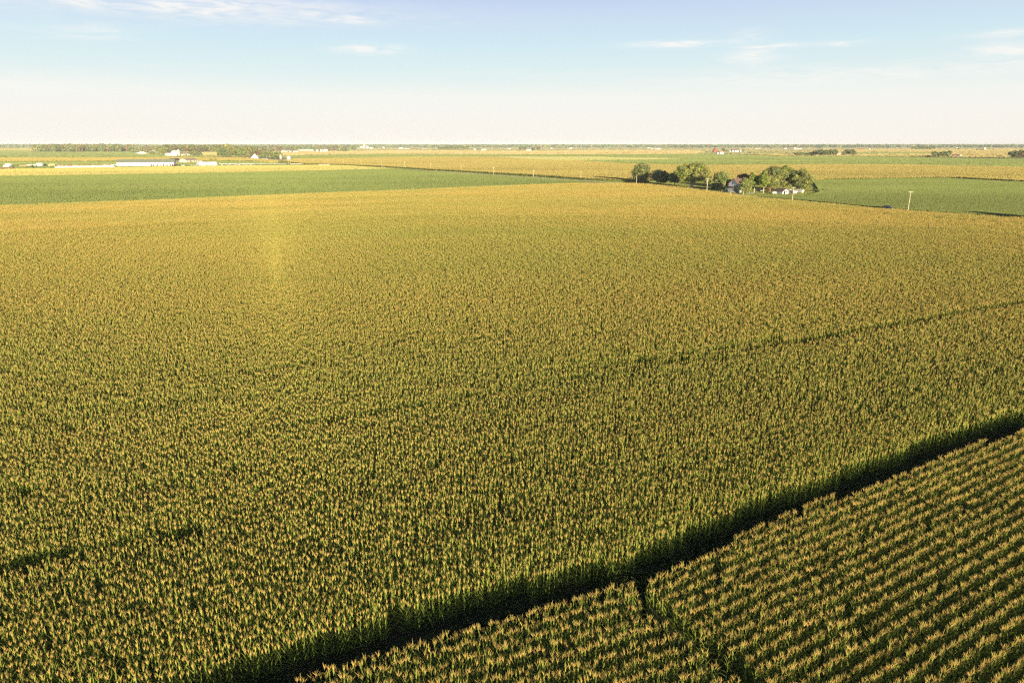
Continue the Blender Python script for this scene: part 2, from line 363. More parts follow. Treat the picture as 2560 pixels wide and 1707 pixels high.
# ------------------------------------------------------------------ scattered far crops
def crop(name, polypx, zpx, colA, colB, top, card, w, n, label, cat, base=None, mixp=.5, ground=None, ns=40, ka=ROW):
    poly=ground or [at(x,y,zpx) for x,y in polypx]
    A=np.array(poly); lo,hi=A.min(0),A.max(0)
    # sample proportionally to the area as seen: denser near
    out=[]; tot=0; 
    while tot<n:
        m=n*3
        P=rng.random((m,2))*(hi-lo)+lo
        Dm=math.hypot(*(np.array([0,max(lo[1],1)])))
        pr=np.clip((lo[1]/np.maximum(P[:,1],1))**1.0,0,1); P=P[(rng.random(m)<pr)]
        P=P[inpoly(P,poly)]; out.append(P); tot+=len(P)
        if len(out)>60: break
    P=np.concatenate(out)[:n]
    edge=[]
    for p,q in zip(poly,poly[1:]+poly[:1]):
        p=np.array(p); q=np.array(q); Le=np.linalg.norm(q-p); me_=int(min(Le/ (w*max(min(p[1],q[1]),60)/1000)*3.0, 9000)); t=rng.random((me_,1)); c_=A.mean(0)
        nn=np.array([-(q-p)[1],(q-p)[0]])/max(Le,1e-6); nn=nn if nn@(c_-p)>0 else -nn
        edge.append(p+(q-p)*t+nn*rng.uniform(0,min(2.5*top,5),(me_,1)))
    edge=np.concatenate(edge); ni=len(P); P=np.concatenate([P,edge]); n=len(P)
    D=np.hypot(P[:,0],P[:,1]); ww=w*D/1000*rng.uniform(.6,1.4,n); a=rng.uniform(-R(58),R(58),n)
    zt=top*(rng.uniform(.84,1.08,n) if top>1.6 else rng.uniform(.94,1.04,n))*(.94+.12*vnoise(P,30,5)); zb=np.maximum(zt-card*rng.uniform(.7,1.3,n),0); zb[ni:]=0
    dx=np.stack([np.cos(a),np.sin(a)],1)*ww[:,None]/2; lean=rng.normal(0,.12,(n,2))*card
    V=np.zeros((n,4,3),np.float32); V[:,0,:2]=P-dx; V[:,1,:2]=P+dx; V[:,2,:2]=P+dx*rng.uniform(.2,1,(n,1))+lean; V[:,3,:2]=P-dx*rng.uniform(.2,1,(n,1))+lean
    V[:,0,2]=zb; V[:,1,2]=zb; V[:,2,2]=zt; V[:,3,2]=zt*rng.uniform(.92,1.02,n)
    mixv=np.clip(vnoise(P,ns,9)*.6+rng.random(n)*.4+mixp-.5,0,1)[:,None]
    cc=(np.array(colA)*(1-mixv)+np.array(colB)*mixv)*(1+rng.normal(0,.05,(n,1)))
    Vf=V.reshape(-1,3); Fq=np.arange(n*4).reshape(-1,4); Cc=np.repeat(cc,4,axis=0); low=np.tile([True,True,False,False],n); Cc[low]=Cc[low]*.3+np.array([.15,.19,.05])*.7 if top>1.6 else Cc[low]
    # closed base sheet under the leaves
    bz=top*(.62 if top>1.6 else .3); k=len(Vf); bp=np.array([(x,y,bz) for x,y in poly]+[(x,y,0) for x,y in poly],np.float32)
    me=bpy.data.meshes.new(name)
    verts=np.concatenate([Vf,bp]); me.vertices.add(len(verts)); me.vertices.foreach_set('co',verts.ravel())
    nb=len(poly); sk_=np.array([[k+i,k+(i+1)%nb,k+nb+(i+1)%nb,k+nb+i] for i in range(nb)]); me.loops.add(n*4+nb*4+nb); me.loops.foreach_set('vertex_index',np.concatenate([Fq.ravel(),sk_.ravel(),np.arange(k,k+nb)]).astype(np.int32))
    me.polygons.add(n+nb+1); me.polygons.foreach_set('loop_start',np.arange(0,(n+nb)*4+1,4).astype(np.int32))
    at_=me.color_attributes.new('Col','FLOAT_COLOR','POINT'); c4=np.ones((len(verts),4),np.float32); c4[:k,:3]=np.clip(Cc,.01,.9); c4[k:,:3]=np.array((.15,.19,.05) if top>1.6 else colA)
    at_.data.foreach_set('color',c4.ravel()); me.update(calc_edges=True); me.materials.append(M['crop'])
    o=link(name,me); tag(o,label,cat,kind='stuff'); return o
# ================================================================== ground and fields
gm=bpy.data.meshes.new('ground'); 
sheet('ground',[(-26000,-300),(26000,-300),(26000,30000),(-26000,30000)],0,M['farground'])
near_edge=[at(x,y,2.35) for x,y in [(690,1707),(1035,1606),(1360,1502),(1550,1462),(1611,1448),(1796,1360),(1976,1275),(2177,1208),(2350,1140),(2560,1072)]]
left_ext=(-34,18.5); right_ext=(92,80)
gn_=(-math.sin(ROW)*2.7,math.cos(ROW)*2.7)
far_edge=[(x+gn_[0],y+gn_[1]) for x,y in [left_ext]+near_edge+[right_ext]]
sg=[at(x,y,2.3) for x,y in [(1604,1452),(1630,1503),(1709,1563),(1754,1600),(1821,1642),(1885,1707)]]; sg.append((sg[-1][0]+(sg[-1][0]-sg[-2][0])*5,16)); gw=.62
right_block=[near_edge[4]]+near_edge[5:]+[right_ext,(100,60),(60,16)]+[(x+gw,y) for x,y in sg[::-1]][:-1]
left_block=[left_ext]+near_edge[:4]+[(x-gw,y-.3) for x,y in sg]+[(-34,16)]
corn_edge_px=[(1600,457.5),(1626,459.8),(1700,466),(1726,469.5),(1820,480.5),(1853,487),(1970,497),(2060,505.5),(2180,517),(2270,524.5),(2340,529),(2560,541),(2750,550)]
road_side=[at(x,y,2.5) for x,y in corn_edge_px]
far_side=[at(x,y,2.5) for x,y in [(-250,521),(0,512),(400,497),(840,480),(1280,463),(1440,456.5),(1560,456.5)]]
main_field=far_edge+road_side[::-1]+far_side[::-1]+[(-300,240),(-60,6)]
lods=[(0,70,PA,1.2,1,' close by'),(70,270,PB,2.4,1,''),(270,1500,PC,4.8,2,'')]
cornfield('corn_field',right_block,R(31),'corn block in clear rows at the lower right, between dark grassy strip and frame corner',[(0,400,PA,.68,1,'')],hs=1.03,holes=.008,rsp=.86)
cornfield('corn_field',left_block,R(23.5),'small wedge of corn in front of the dark grassy strip, left of the narrow gap',[(0,400,PA,.68,1,'')],hs=1.03)
sk=[(at(-200,1455,2.3),at(200,1376,2.3),.74),(at(200,1376,2.3),at(490,1318,2.3),.55)]
for p_,q_,w_ in (((600,1084),(1180,985),.28),((1180,985),(2000,850),.34),((2000,850),(2560,755),.46),((500,938),(1250,838),.3),((1480,915),(1950,845),.4)): sk.append((at(*p_,2.3),at(*q_,2.3),w_))
for a,b in (((2060,523),(2560,558)),((2560,558),(2800,575))): sk.append((at(*a,2.3),at(*b,2.3),1.0))
th=[(at(600,1084,2.3),at(1180,985,2.3),.5,.95),(at(1180,985,2.3),at(2000,850,2.3),.5,.94),(at(2000,850,2.3),at(2560,755,2.3),.5,.93),
    (at(600,930,2.3),at(1300,830,2.3),.5,.97),(at(1400,925,2.3),at(2100,880,2.3),.5,.96)]
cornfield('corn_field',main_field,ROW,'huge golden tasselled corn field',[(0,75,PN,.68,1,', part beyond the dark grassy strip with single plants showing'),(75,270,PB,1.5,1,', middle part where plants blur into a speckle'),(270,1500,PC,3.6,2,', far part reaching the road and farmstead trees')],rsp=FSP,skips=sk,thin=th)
# soil under the corn and the grassy strip
sheet('field_soil',[(-40,12),(-60,10),(-420,250),(-330,330),*far_side,*road_side,(230,200),(120,70),(100,12)],.012,M['soil'])
# weeds in the strip between the corn blocks
def leaf_mass(name, P, h, w, per, cols, label, cat, m='leaf', kind='stuff'):
    P=np.repeat(P,per,axis=0); n=len(P); P=P+rng.normal(0,w*1.2,(n,2)); a=rng.uniform(0,6.28,n); z=rng.uniform(0,1,n)**.7*h*rng.uniform(.5,1,n)
    tx=np.stack([np.cos(a),np.sin(a),rng.normal(0,.5,n)],1)*w*.5; ty=np.stack([-np.sin(a)*.5,np.cos(a)*.5,rng.uniform(.3,1,n)],1)*w*.5
    c=np.zeros((n,3)); c[:,:2]=P; c[:,2]=z
    V=np.stack([c-tx,c-ty,c+tx,c+ty],1).reshape(-1,3); V[:,2]=np.maximum(V[:,2],.02); Fq=np.arange(n*4).reshape(-1,4)
    cc=np.array(cols)[rng.integers(0,len(cols),n)]*(1+rng.normal(0,.15,(n,1)))
    o=link(name,npmesh(name,V,Fq,np.repeat(np.clip(cc,.01,.9),4,axis=0),M[m])); tag(o,label,cat,kind=kind); return o
t=rng.random((5200,1)); gp=np.array([left_ext])+(np.array([right_ext])-np.array([left_ext]))*t
ne=np.array([left_ext]+near_edge+[right_ext]); arc=np.interp(gp[:,0],ne[:,0],ne[:,1])
gp=np.stack([gp[:,0],arc],1)+np.array([gn_])*rng.uniform(.03,.9,(5200,1))
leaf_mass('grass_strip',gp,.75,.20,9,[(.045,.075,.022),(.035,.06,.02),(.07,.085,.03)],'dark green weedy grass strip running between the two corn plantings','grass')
gq=[]
for p_,q_ in zip(sg,sg[1:]): gq.append(np.array(p_)+(np.array(q_)-np.array(p_))*rng.random((160,1)))
leaf_mass('gap_darkening_leaves',np.concatenate(gq)+rng.normal(0,.2,(160*(len(sg)-1),2)),.35,.16,3,[(.035,.05,.02),(.03,.045,.018)],'dark leaves added to darken the narrow gap between the two near corn blocks','weeds')  # dark leaves added so the sunlit gap looks as dark as shade
b0=np.array(at(1570,1440,1.0)); bp=b0+rng.normal(0,.55,(500,2))*np.array([1.8,.9])
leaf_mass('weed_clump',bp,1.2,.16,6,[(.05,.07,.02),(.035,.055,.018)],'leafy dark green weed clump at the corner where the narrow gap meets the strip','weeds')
def band_pts(path, w, dens):
    P=[]
    for p,q in zip(path,path[1:]):
        p=np.array(p); q=np.array(q); L=np.linalg.norm(q-p); n=int(L*w*dens*max(.08,min(1,350/max(p[1],1)))); t=rng.random((n,1)); nn=np.array([-(q-p)[1],(q-p)[0]])/L
        P.append(p+(q-p)*t+nn*rng.uniform(-w/2,w/2,(n,1)))
    return np.concatenate(P)
# ---- far crops, (photo pixels), colours are leaf colours
OC1,OC2=(.35,.285,.085),(.40,.31,.105); GR1,GR2=(.18,.225,.07),(.218,.248,.08); YG1,YG2=(.41,.37,.12),(.45,.39,.14)
crop('soybean_field',[(-300,446),(0,440),(200,437.5),(430,434),(600,431),(840,425.5),(900,423.5),(980,421.5),(1100,430.5),(1200,437.5),(1334,446.5),(1440,453.5),(1470,457),(1440,460),(1280,466),(840,483),(400,500),(0,515),(-300,527)],.7,GR1,GR2,.95,.35,.5,320000,'wide dark green soybean field between the golden corn and the yellow strip','soybean field')
crop('hay_field',[(-350,424),(0,422),(140,421),(300,418),(440,416.5),(560,414.5),(700,413.5),(840,412),(980,421),(900,423.3),(840,425.3),(600,430.8),(430,433.8),(200,437.3),(0,439.8),(-350,446)],.4,YG1,YG2,.5,.25,1.1,70000,'bright yellow green mown strip in front of the long white barn','hay field')
crop('pasture',[(-350,403),(0,403),(300,401.5),(560,401),(640,402.5),(700,409),(840,411.8),(700,413),(560,414),(440,416),(300,417.5),(140,420.5),(0,421.5),(-350,423)],.3,(.20,.25,.09),(.25,.28,.09),.4,.25,1.5,30000,'green pasture behind the row of farm machinery and white barn','pasture')
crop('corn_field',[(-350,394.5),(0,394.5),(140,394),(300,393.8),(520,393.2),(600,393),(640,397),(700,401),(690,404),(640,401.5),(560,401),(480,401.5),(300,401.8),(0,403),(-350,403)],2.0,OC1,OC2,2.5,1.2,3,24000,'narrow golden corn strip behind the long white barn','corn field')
crop('soybean_field',[(-500,377),(0,376),(200,376),(290,377),(345,381),(440,389.5),(560,390),(600,392),(520,393),(300,393.7),(0,394.4),(-500,395)],.7,GR1,GR2,1.0,.5,3,24000,'green bean field left of the domed white barn','soybean field')
crop('corn_field',[(-600,372),(0,372.3),(180,372.2),(340,371.8),(430,372),(430,374),(340,376),(0,375.9),(-600,376)],2.0,OC1,OC2,2.5,1.3,4,9000,'thin golden corn strip in front of the wood at the upper left','corn field')
crop('soybean_field',[(-600,367.5),(0,368.2),(190,369.2),(180,372),(0,372),(-600,371.7)],1.,GR1,GR2,1.2,.8,4,6000,'thin green band left of the distant wood','soybean field')
crop('corn_field',[(505,380.6),(541,380.6),(538,387),(512,387)],2.0,(.50,.38,.15),(.54,.40,.18),2.5,1.3,3,3000,'small orange corn patch framed by the tree belt','corn field')
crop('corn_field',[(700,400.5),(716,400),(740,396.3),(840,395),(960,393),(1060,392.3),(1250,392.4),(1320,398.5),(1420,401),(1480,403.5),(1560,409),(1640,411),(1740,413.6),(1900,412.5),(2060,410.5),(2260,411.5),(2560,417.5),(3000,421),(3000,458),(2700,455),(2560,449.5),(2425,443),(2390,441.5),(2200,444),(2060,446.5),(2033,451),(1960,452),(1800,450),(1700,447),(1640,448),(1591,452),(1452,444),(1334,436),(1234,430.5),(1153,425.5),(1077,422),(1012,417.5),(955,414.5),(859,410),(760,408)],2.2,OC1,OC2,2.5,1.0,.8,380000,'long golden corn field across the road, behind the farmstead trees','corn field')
crop('far_fields',[(-900,364.3),(3400,364.3),(3400,373),(-900,373)],.3,(.30,.32,.17),(.44,.36,.20),.9,.7,6,50000,'patchwork of the palest far fields reaching the hazy tree line','fields',ns=500)
crop('far_fields',[(-900,372.5),(3400,372.5),(3400,394),(2400,392),(1880,389),(1700,385.5),(700,388),(560,392),(440,389),(300,378),(-900,376)],.3,(.24,.27,.11),(.38,.31,.14),.9,.7,3.5,60000,'patchwork of green and tan fields lying between the farms in the distance','fields',ns=300)
# corn edge standing along the road
E0=[at(x,y,0) for x,y in [(700,405.5),(760,409),(859,412.5),(955,417.5),(1012,420.5),(1077,425.5),(1153,430),(1234,436),(1334,442.5),(1452,450),(1560,456)]]
P=[]
for a,b in zip(E0,E0[1:]):
    a=np.array(a); b=np.array(b); L=np.linalg.norm(b-a); n=int(L/1.0*6); t=rng.random((n,1)); nn=np.array([-(b-a)[1],(b-a)[0]])/L
    if nn[0]<0: nn=-nn
    P.append(a+(b-a)*t+nn*rng.uniform(0,7,(n,1)))
P=np.concatenate(P)
leaf_mass('corn_edge',P,2.5,.7,3,[(.13,.21,.05),(.17,.23,.05),(.40,.34,.10),(.24,.28,.06)],'green stalk face of the corn standing along the far side of the gravel road','corn field')
crop('soybean_field',[(690,389),(760,387),(840,385.8),(960,385.2),(1060,384.8),(1250,386),(1400,386),(1560,386),(1680,385.5),(1700,391),(1660,394.5),(1560,394.2),(1500,392.2),(1300,391.5),(1060,392),(960,392.7),(840,394.6),(720,395.8)],.8,GR1,GR2,1.0,.5,3,20000,'thin green band crossing behind the roadside corn, left half','soybean field')
crop('corn_field',[(1250,392),(1300,391.7),(1500,392.4),(1560,394.4),(1640,395),(1700,397.5),(1560,399),(1400,399.8),(1330,398.4)],1.2,(.36,.36,.14),(.42,.38,.16),1.5,.8,3,12000,'thin pale yellow strip between two green bands','corn field')
crop('soybean_field',[(1290,398.2),(1400,400),(1560,399.2),(1662,397.9),(1656,394.6),(1672,390.5),(1680,385.6),(1745,384.5),(1800,386),(1900,389),(2060,391),(2260,393),(2410,396),(2560,397.5),(3000,400),(3000,421),(2560,417.3),(2260,411.3),(2060,410.3),(1900,412.3),(1740,413.4),(1640,410.8),(1560,408.8),(1480,403.2),(1420,400.8)],.8,GR1,GR2,1.0,.5,2.4,60000,'broad green bean field far behind the farmstead, in front of the red barn','soybean field')
crop('corn_field',[(700,381.5),(860,378.5),(1000,376),(1180,377),(1350,377.5),(1560,375.5),(1720,376),(1760,379),(1740,384),(1560,385.6),(1400,385.8),(1250,385.8),(1060,384.6),(960,385),(840,385.6),(760,386.8),(690,388.8)],2.,(.44,.35,.16),(.47,.36,.18),2.5,1.4,4,20000,'pale golden corn band below the horizon trees, centre','corn field')
crop('soybean_field',[(2000,380),(2325,380),(2325,384),(2000,383.5)],.9,GR1,GR2,1.1,.7,4,4000,'thin green sliver left of the roadside tree clump','soybean field')
crop('corn_field',[(1880,385.5),(2130,386),(2325,384.2),(2330,380),(2000,379.8),(2120,374),(2400,373),(2560,372),(3000,372),(3000,395),(2560,393.3),(2410,392),(2330,391),(2100,389.8),(1950,389)],2.,(.40,.315,.12),(.43,.33,.14),2.5,1.4,3.5,22000,'golden corn land around the red roofed shed at the far right','corn field')
crop('corn_field',[(-600,365.5),(0,366.2),(180,367),(180,369),(0,368),(-600,367.3)],2.,(.42,.38,.2),(.46,.4,.22),2.5,1.4,5,4000,'palest thin field line at the upper left horizon','corn field')
# right soybean field, lawn
off=lambda i,d: None
crop('soybean_field',[(1893,490.5),(1975,487.5),(2020,487),(2050,479),(2033,453),(2060,448),(2200,445.5),(2390,443),(2425,444.5),(2560,451),(2800,457),(2800,551),(2560,540),(2340,528),(2270,523),(2180,515.7),(2060,504.2),(1970,496)],.8,GR1,GR2,.95,.35,.45,260000,'green soybean field at the right, behind the tall leaning pole','soybean field')
sheet('lawn',[at(x,y,0) for x,y in [(1560,458),(1640,463),(1700,470),(1800,483),(1853,492),(1893,494),(1990,489),(2035,486),(2055,478),(2033,452),(1950,446),(1700,444),(1600,447)]],.03,M['lawn'])
def offs(pts,d):
    o=[]
    for i,p in enumerate(pts):
        a=Vector(pts[max(i-1,0)]); b=Vector(pts[min(i+1,len(pts)-1)]); t=(b-a).normalized(); n=Vector((-t.y,t.x))
        if n.x<0: n=-n
        o.append((p[0]+n.x*d,p[1]+n.y*d))
    return o
smooth=[road_side[0],road_side[2],road_side[4],road_side[6],road_side[8],road_side[10],road_side[12]]
cont=[at(x,y,0) for x,y in [(668,404.5),(760,410.5),(860,415.5),(955,420.3),(1077,428),(1234,438.5),(1334,444.5),(1452,452),(1530,456.5)]]
road=cont+offs(smooth[1:],13)
ribbon('road',road,6.5,.05,M['gravel'])
vg=cont+offs(smooth[1:],12)
vp=band_pts(vg,17,5.5)
rr=np.concatenate([np.linspace(0,1,1)]); 
dr=np.min(np.stack([segdist(vp,p,q) for p,q in zip(road,road[1:])]),axis=0); vp=vp[dr>3.2]
leaf_mass('verge_grass',vp,.38,.42,1,[(.36,.37,.12),(.30,.33,.10),(.42,.40,.15)],'yellow green grass verge on both sides of the gravel road','grass')
LW=[at(x,y,0) for x,y in [(1560,458),(1640,463),(1700,470),(1800,483),(1853,492),(1893,494),(1990,489),(2035,486),(2055,478),(2033,452),(1950,446),(1700,444),(1600,447)]]
lp=rng.random((120000,2))*(np.max(LW,0)-np.min(LW,0))+np.min(LW,0); lp=lp[inpoly(lp,LW)]
dw=[at(x,y,0) for x,y in [(1838,489),(1850,487),(1868,484.5),(1885,481.5),(1900,480)]]
lp=lp[np.min(np.stack([segdist(lp,p,q) for p,q in zip(dw,dw[1:])]),axis=0)>1.7]
leaf_mass('lawn_turf',lp,.25,.45,1,[(.30,.32,.08),(.25,.29,.07),(.36,.35,.10)],'yellow green lawn around the farmstead trees','grass')
ribbon('roadside_verge',[(x,y) for x,y in cont+offs(smooth[1:],12)],17,.035,M['verge'])
ribbon('farm_lane',[at(x,y,0) for x,y in [(505,389),(560,394.5),(610,398.5),(640,402.8),(700,406.5),(760,410.5)]],9,.05,M['gravel'])
ribbon('driveway',[at(x,y,0) for x,y in [(1838,489),(1850,487),(1868,484.5),(1885,481.5),(1900,480)]],3.6,.06,M['gravel'])
sheet('farm_yard',[at(x,y,0) for x,y in [(-60,424),(0,423.5),(120,421.5),(290,417.6),(290,413),(150,413),(60,413),(-60,414)]],.05,M['dirt'])
ribbon('yard_track',[at(x,y,0) for x,y in [(436,416),(450,416.5),(472,416.5)]],14,.06,M['dirt'])

# ================================================================== air
hz=MB().box(-22000,22000,-200,24000,-1,42).build('haze',bpy.data.materials.new('air'))
am=hz.data.materials[0]; am.use_nodes=True; am.node_tree.nodes.clear(); ao=am.node_tree.nodes.new('ShaderNodeOutputMaterial'); av=am.node_tree.nodes.new('ShaderNodeVolumePrincipled')
av.inputs['Color'].default_value=(.85,.90,1,1); av.inputs['Density'].default_value=.00005; av.inputs['Anisotropy'].default_value=-.25
am.node_tree.links.new(av.outputs[0],ao.inputs['Volume']); tag(hz,kind='stuff')
# ================================================================== trees
def tube_path(mb, pts, rad, k=7):
    for i in range(len(pts)-1): mb.tube(pts[i],pts[i+1],rad[i],rad[i+1],k)
def crown_mesh(name, h, r, z0, ncl, nleaf, ls, cols, seed, shape='round', flat=.0):
    """leaf clusters filling an uneven crown from z0 to h with radius r"""
    g=np.random.default_rng(seed); cen=[]; rc=(h-z0)/2; zc=(h+z0)/2
    while len(cen)<ncl:
        p=g.normal(0,1,3); p/=np.linalg.norm(p); q=g.random()**.33*.80
        x=p*q
        if shape=='cone':
            t=g.random()**1.3; a=g.uniform(0,6.28); rr=(1-t)*g.random()**.5*.9; x=np.array([math.cos(a)*rr,math.sin(a)*rr,t*2-1])
        elif x[2]<-.45 and g.random()<flat: continue
        cen.append([x[0]*r,x[1]*r,zc+x[2]*rc])
    cen=np.array(cen); cr=np.clip(g.normal(.29,.09,ncl),.12,.5)*min(r,rc)*(1.0 if shape!='cone' else .7)
    k=g.integers(0,ncl,nleaf); d=g.normal(0,1,(nleaf,3)); d/=np.linalg.norm(d,axis=1)[:,None]
    P=cen[k]+d*(cr[k]*g.random(nleaf)**.35)[:,None]*np.array([1,1,.8]); P[:,2]=np.maximum(P[:,2],z0*.75)
    nrm=d+g.normal(0,.4,(nleaf,3)); nrm/=np.linalg.norm(nrm,axis=1)[:,None]
    t=np.cross(nrm,g.normal(0,1,(nleaf,3))); t/=np.linalg.norm(t,axis=1)[:,None]; b=np.cross(nrm,t)
    s=ls*g.uniform(.6,1.3,nleaf)[:,None]
    V=np.stack([P-t*s,P-b*s*.55,P+t*s,P+b*s*.55],1).reshape(-1,3)
    ctint=(1+g.normal(0,.11,ncl))[k][:,None]; base=np.array(cols)[g.integers(0,len(cols),ncl)][k]
    cc=np.clip(base*ctint*(1+g.normal(0,.14,(nleaf,1))),.01,.8)
    return npmesh(name,V,np.arange(nleaf*4).reshape(-1,4),np.repeat(cc,4,axis=0),M['leaf'])
def trunk_mesh(mb_name, h, r, z0, rt, seed, m, lean=(0,0), fork=1):
    g=random.Random(seed); mb=MB()
    top=(lean[0],lean[1],max(z0*1.15,h*.3)); tube_path(mb,[(0,0,-.1),(lean[0]*.4,lean[1]*.4,top[2]*.5),top],[rt*1.25,rt,rt*.85],10)
    for i in range(7):
        a=i*0.9+g.uniform(-.3,.3); rr=r*g.uniform(.35,.75); z=top[2]+(h-top[2])*g.uniform(.25,.75)
        e=(top[0]+math.cos(a)*rr,top[1]+math.sin(a)*rr,z); mid=(top[0]+math.cos(a)*rr*.45,top[1]+math.sin(a)*rr*.45,top[2]+(z-top[2])*.6)
        tube_path(mb,[top,mid,e],[rt*.5,rt*.3,rt*.1],6)
    me=bpy.data.meshes.new(mb_name); me.from_pydata(mb.v,[],mb.f); me.update(); me.materials.append(m); return me
DKG=[(0.124, 0.207, 0.069), (0.165, 0.247, 0.081), (0.111, 0.165, 0.081)]
MIDG=[(0.189, 0.246, 0.072), (0.246, 0.29, 0.087), (0.145, 0.203, 0.065), (0.319, 0.319, 0.116)]
YEL=[(0.286, 0.325, 0.078), (0.351, 0.351, 0.104), (0.221, 0.273, 0.065), (0.26, 0.247, 0.091)]
BRT=[(0.276, 0.345, 0.057), (0.345, 0.38, 0.069), (0.218, 0.299, 0.057)]
OLV=[(0.24, 0.255, 0.09), (0.3, 0.285, 0.112), (0.165, 0.195, 0.075), (0.195, 0.24, 0.083)]
PUR=[(0.195, 0.117, 0.072), (0.26, 0.156, 0.091), (0.143, 0.098, 0.065)]
SPR=[(0.042, 0.066, 0.06), (0.054, 0.084, 0.072)]
ORG=[(.30,.20,.09),(.25,.2,.09)]
def tree(name, px, by, ty, wpx, label, cols, seed, cat='tree', z0=.22, ncl=46, nleaf=6500, ls=.55, shape='round', rt=None, bark='bark', trunkpx=None, group=None, flat=.3, lean=(0,0), depth=1):
    X,Y=at(px,by,0); h=zat(Y,ty); sc=Y/(F*cp)/1.0; r=wpx/2*math.hypot(1,0)*(Y*cp+CAMH*sp)/F
    root=empty(name,(X,Y,0)); tag(root,label,cat,group)
    link('crown',crown_mesh('crown',h,r,h*z0,int(ncl*1.5),int(nleaf*2),ls*.68,cols,seed,shape,flat),root)
    link('trunk',trunk_mesh('trunk',h,r,h*z0,rt or .018*h+.08,seed,M[bark],lean),root)
    return root
T='tree'
tree('broad_tree',1602,460,405,50,'tall rounded tree at the road bend, leftmost of the farmstead trees',OLV,1,z0=.04,ncl=60,nleaf=8000,flat=0)
tree('shade_tree',1650,464,421,52,'dark shaded bushy tree right of the tall tree at the road bend',DKG+[(.09,.11,.04)],2,z0=.03,ncl=55,flat=0)
tree('brown_tree',1633,457,425,24,'thin tree with pinkish brown leaves peeping out behind the dark shaded one',ORG,22,z0=.2,ncl=20,nleaf=1600)
tree('shade_tree',1686,466,428,42,'dark tree with a pale short trunk, left of the huge spreading tree',DKG+[(.08,.09,.045)],3,z0=.14,ncl=45,bark='palebark')
tree('spreading_tree',1729,471,404,106,'huge spreading yellow green tree with a thick pale trunk',YEL,4,z0=.14,ncl=95,nleaf=14000,rt=1.25,bark='palebark',flat=.35)
tree('small_tree',1762,463,434,36,'small dark tree seen under the right side of the spreading tree',DKG,5,z0=.15,ncl=24,nleaf=2500)
tree('spruce_tree',1784,472,435,14,'narrow dark conifer between the spreading tree and the round green tree',SPR,6,shape='cone',z0=.03,ncl=40,nleaf=3000,ls=.4)
tree('round_tree',1804,479,424,44,'round mid green tree left of the gabled house',MIDG,7,z0=.07,ncl=55,nleaf=7500,flat=0)
tree('evergreen_bush',1841,487.5,457,20,'dark blue green evergreen standing against the front of the gabled house',SPR,8,'evergreen',z0=.0,ncl=34,nleaf=3500,ls=.35,flat=0)
tree('purple_tree',1857,472,433,34,'purple brown leaved tree behind the house roof',PUR,9,z0=.15,ncl=36,nleaf=3500)
tree('ornamental_tree',1862,487,443,37,'mottled green tree right of the house, in front of the purple brown one',MIDG+YEL,10,z0=.06,ncl=55,nleaf=7500,ls=.5,flat=0)
tree('slender_tree',1877,468,427,15,'slender pale green tree top rising behind the lane',YEL,11,z0=.3,ncl=16,nleaf=1400)
tree('lawn_tree',1885,482,437,30,'yellow green lawn tree with a pale leaning trunk beside the driveway',BRT,12,z0=.28,ncl=34,nleaf=3600,ls=.45,bark='palebark',flat=.8)
tree('lawn_tree',1908,484,434,31,'brightest lime green lawn tree with a straight pale trunk',BRT,13,z0=.28,ncl=36,nleaf=3800,ls=.45,bark='palebark',flat=.8)
tree('big_maple',1924,480,414,60,'big olive tree behind the lime green lawn tree',OLV+YEL,14,z0=.15,ncl=75,nleaf=10000)
tree('big_maple',1958,479,412,52,'tallest rounded green tree rising above the white sheds',MIDG+YEL,15,z0=.16,ncl=70,nleaf=9500)
tree('willow_tree',2000,480.5,421,70,'wide drooping green tree at the right end of the farmstead',OLV+YEL[:2],16,z0=.10,ncl=85,nleaf=13000,flat=0)
tree('red_shrub',1922,480,461,13,'reddish brown shrub under the big olive tree',[(.28,.13,.06),(.2,.15,.06)],17,'shrub',z0=0,ncl=14,nleaf=900,ls=.35,flat=0)
tree('flower_shrub',1826,480,471,12,'orange red shrub on the front lawn under the porch',[(.45,.14,.05),(.5,.32,.09)],18,'shrub',z0=0,ncl=12,nleaf=700,ls=.3,flat=0)
for i,(px,by,ty,w,lb) in enumerate([(2042,479,471,14,'low dark bush nearest the willow like tree, on the bean field edge'),(2055,478,472,12,'middle low dark bush on the bean field edge'),(2066,479,474,9,'smallest low bush on the bean field edge'),(1872,483,474,10,'small bush beside the lawn tree and driveway')]):
    tree('field_bush',px,by,ty,w,lb,MIDG if i!=1 else DKG,30+i,'bush',z0=0,ncl=10,nleaf=600,ls=.4,flat=0)
# ---- shared crowns for trees far away
FARC=[]
for i,(cols,shape) in enumerate([(OLV,'round'),(MIDG,'round'),(YEL,'round'),(DKG+OLV[:1],'round'),(OLV+MIDG,'round'),(PUR+OLV[:2],'round')]):
    FARC.append((crown_mesh('far_crown',1,.5,.08,26,1100,.06,cols,60+i,shape,0),trunk_mesh('far_trunk',1,.5,.1,.025,60+i,M['bark'])))
def fartree(name,px,by,ty,wpx,kind,label,cat='tree',group=None,jit=0):
    X,Y=at(px,by,0); h=zat(Y,ty); w=wpx*(Y*cp+CAMH*sp)/F; h=min(max(h,2),34)
    root=empty(name,(X,Y,0),random.Random(px).uniform(0,6)); root.scale=(w,w,h); tag(root,label,cat,group)
    a,b=FARC[kind]; link('crown',a,root); link('trunk',b,root); return root
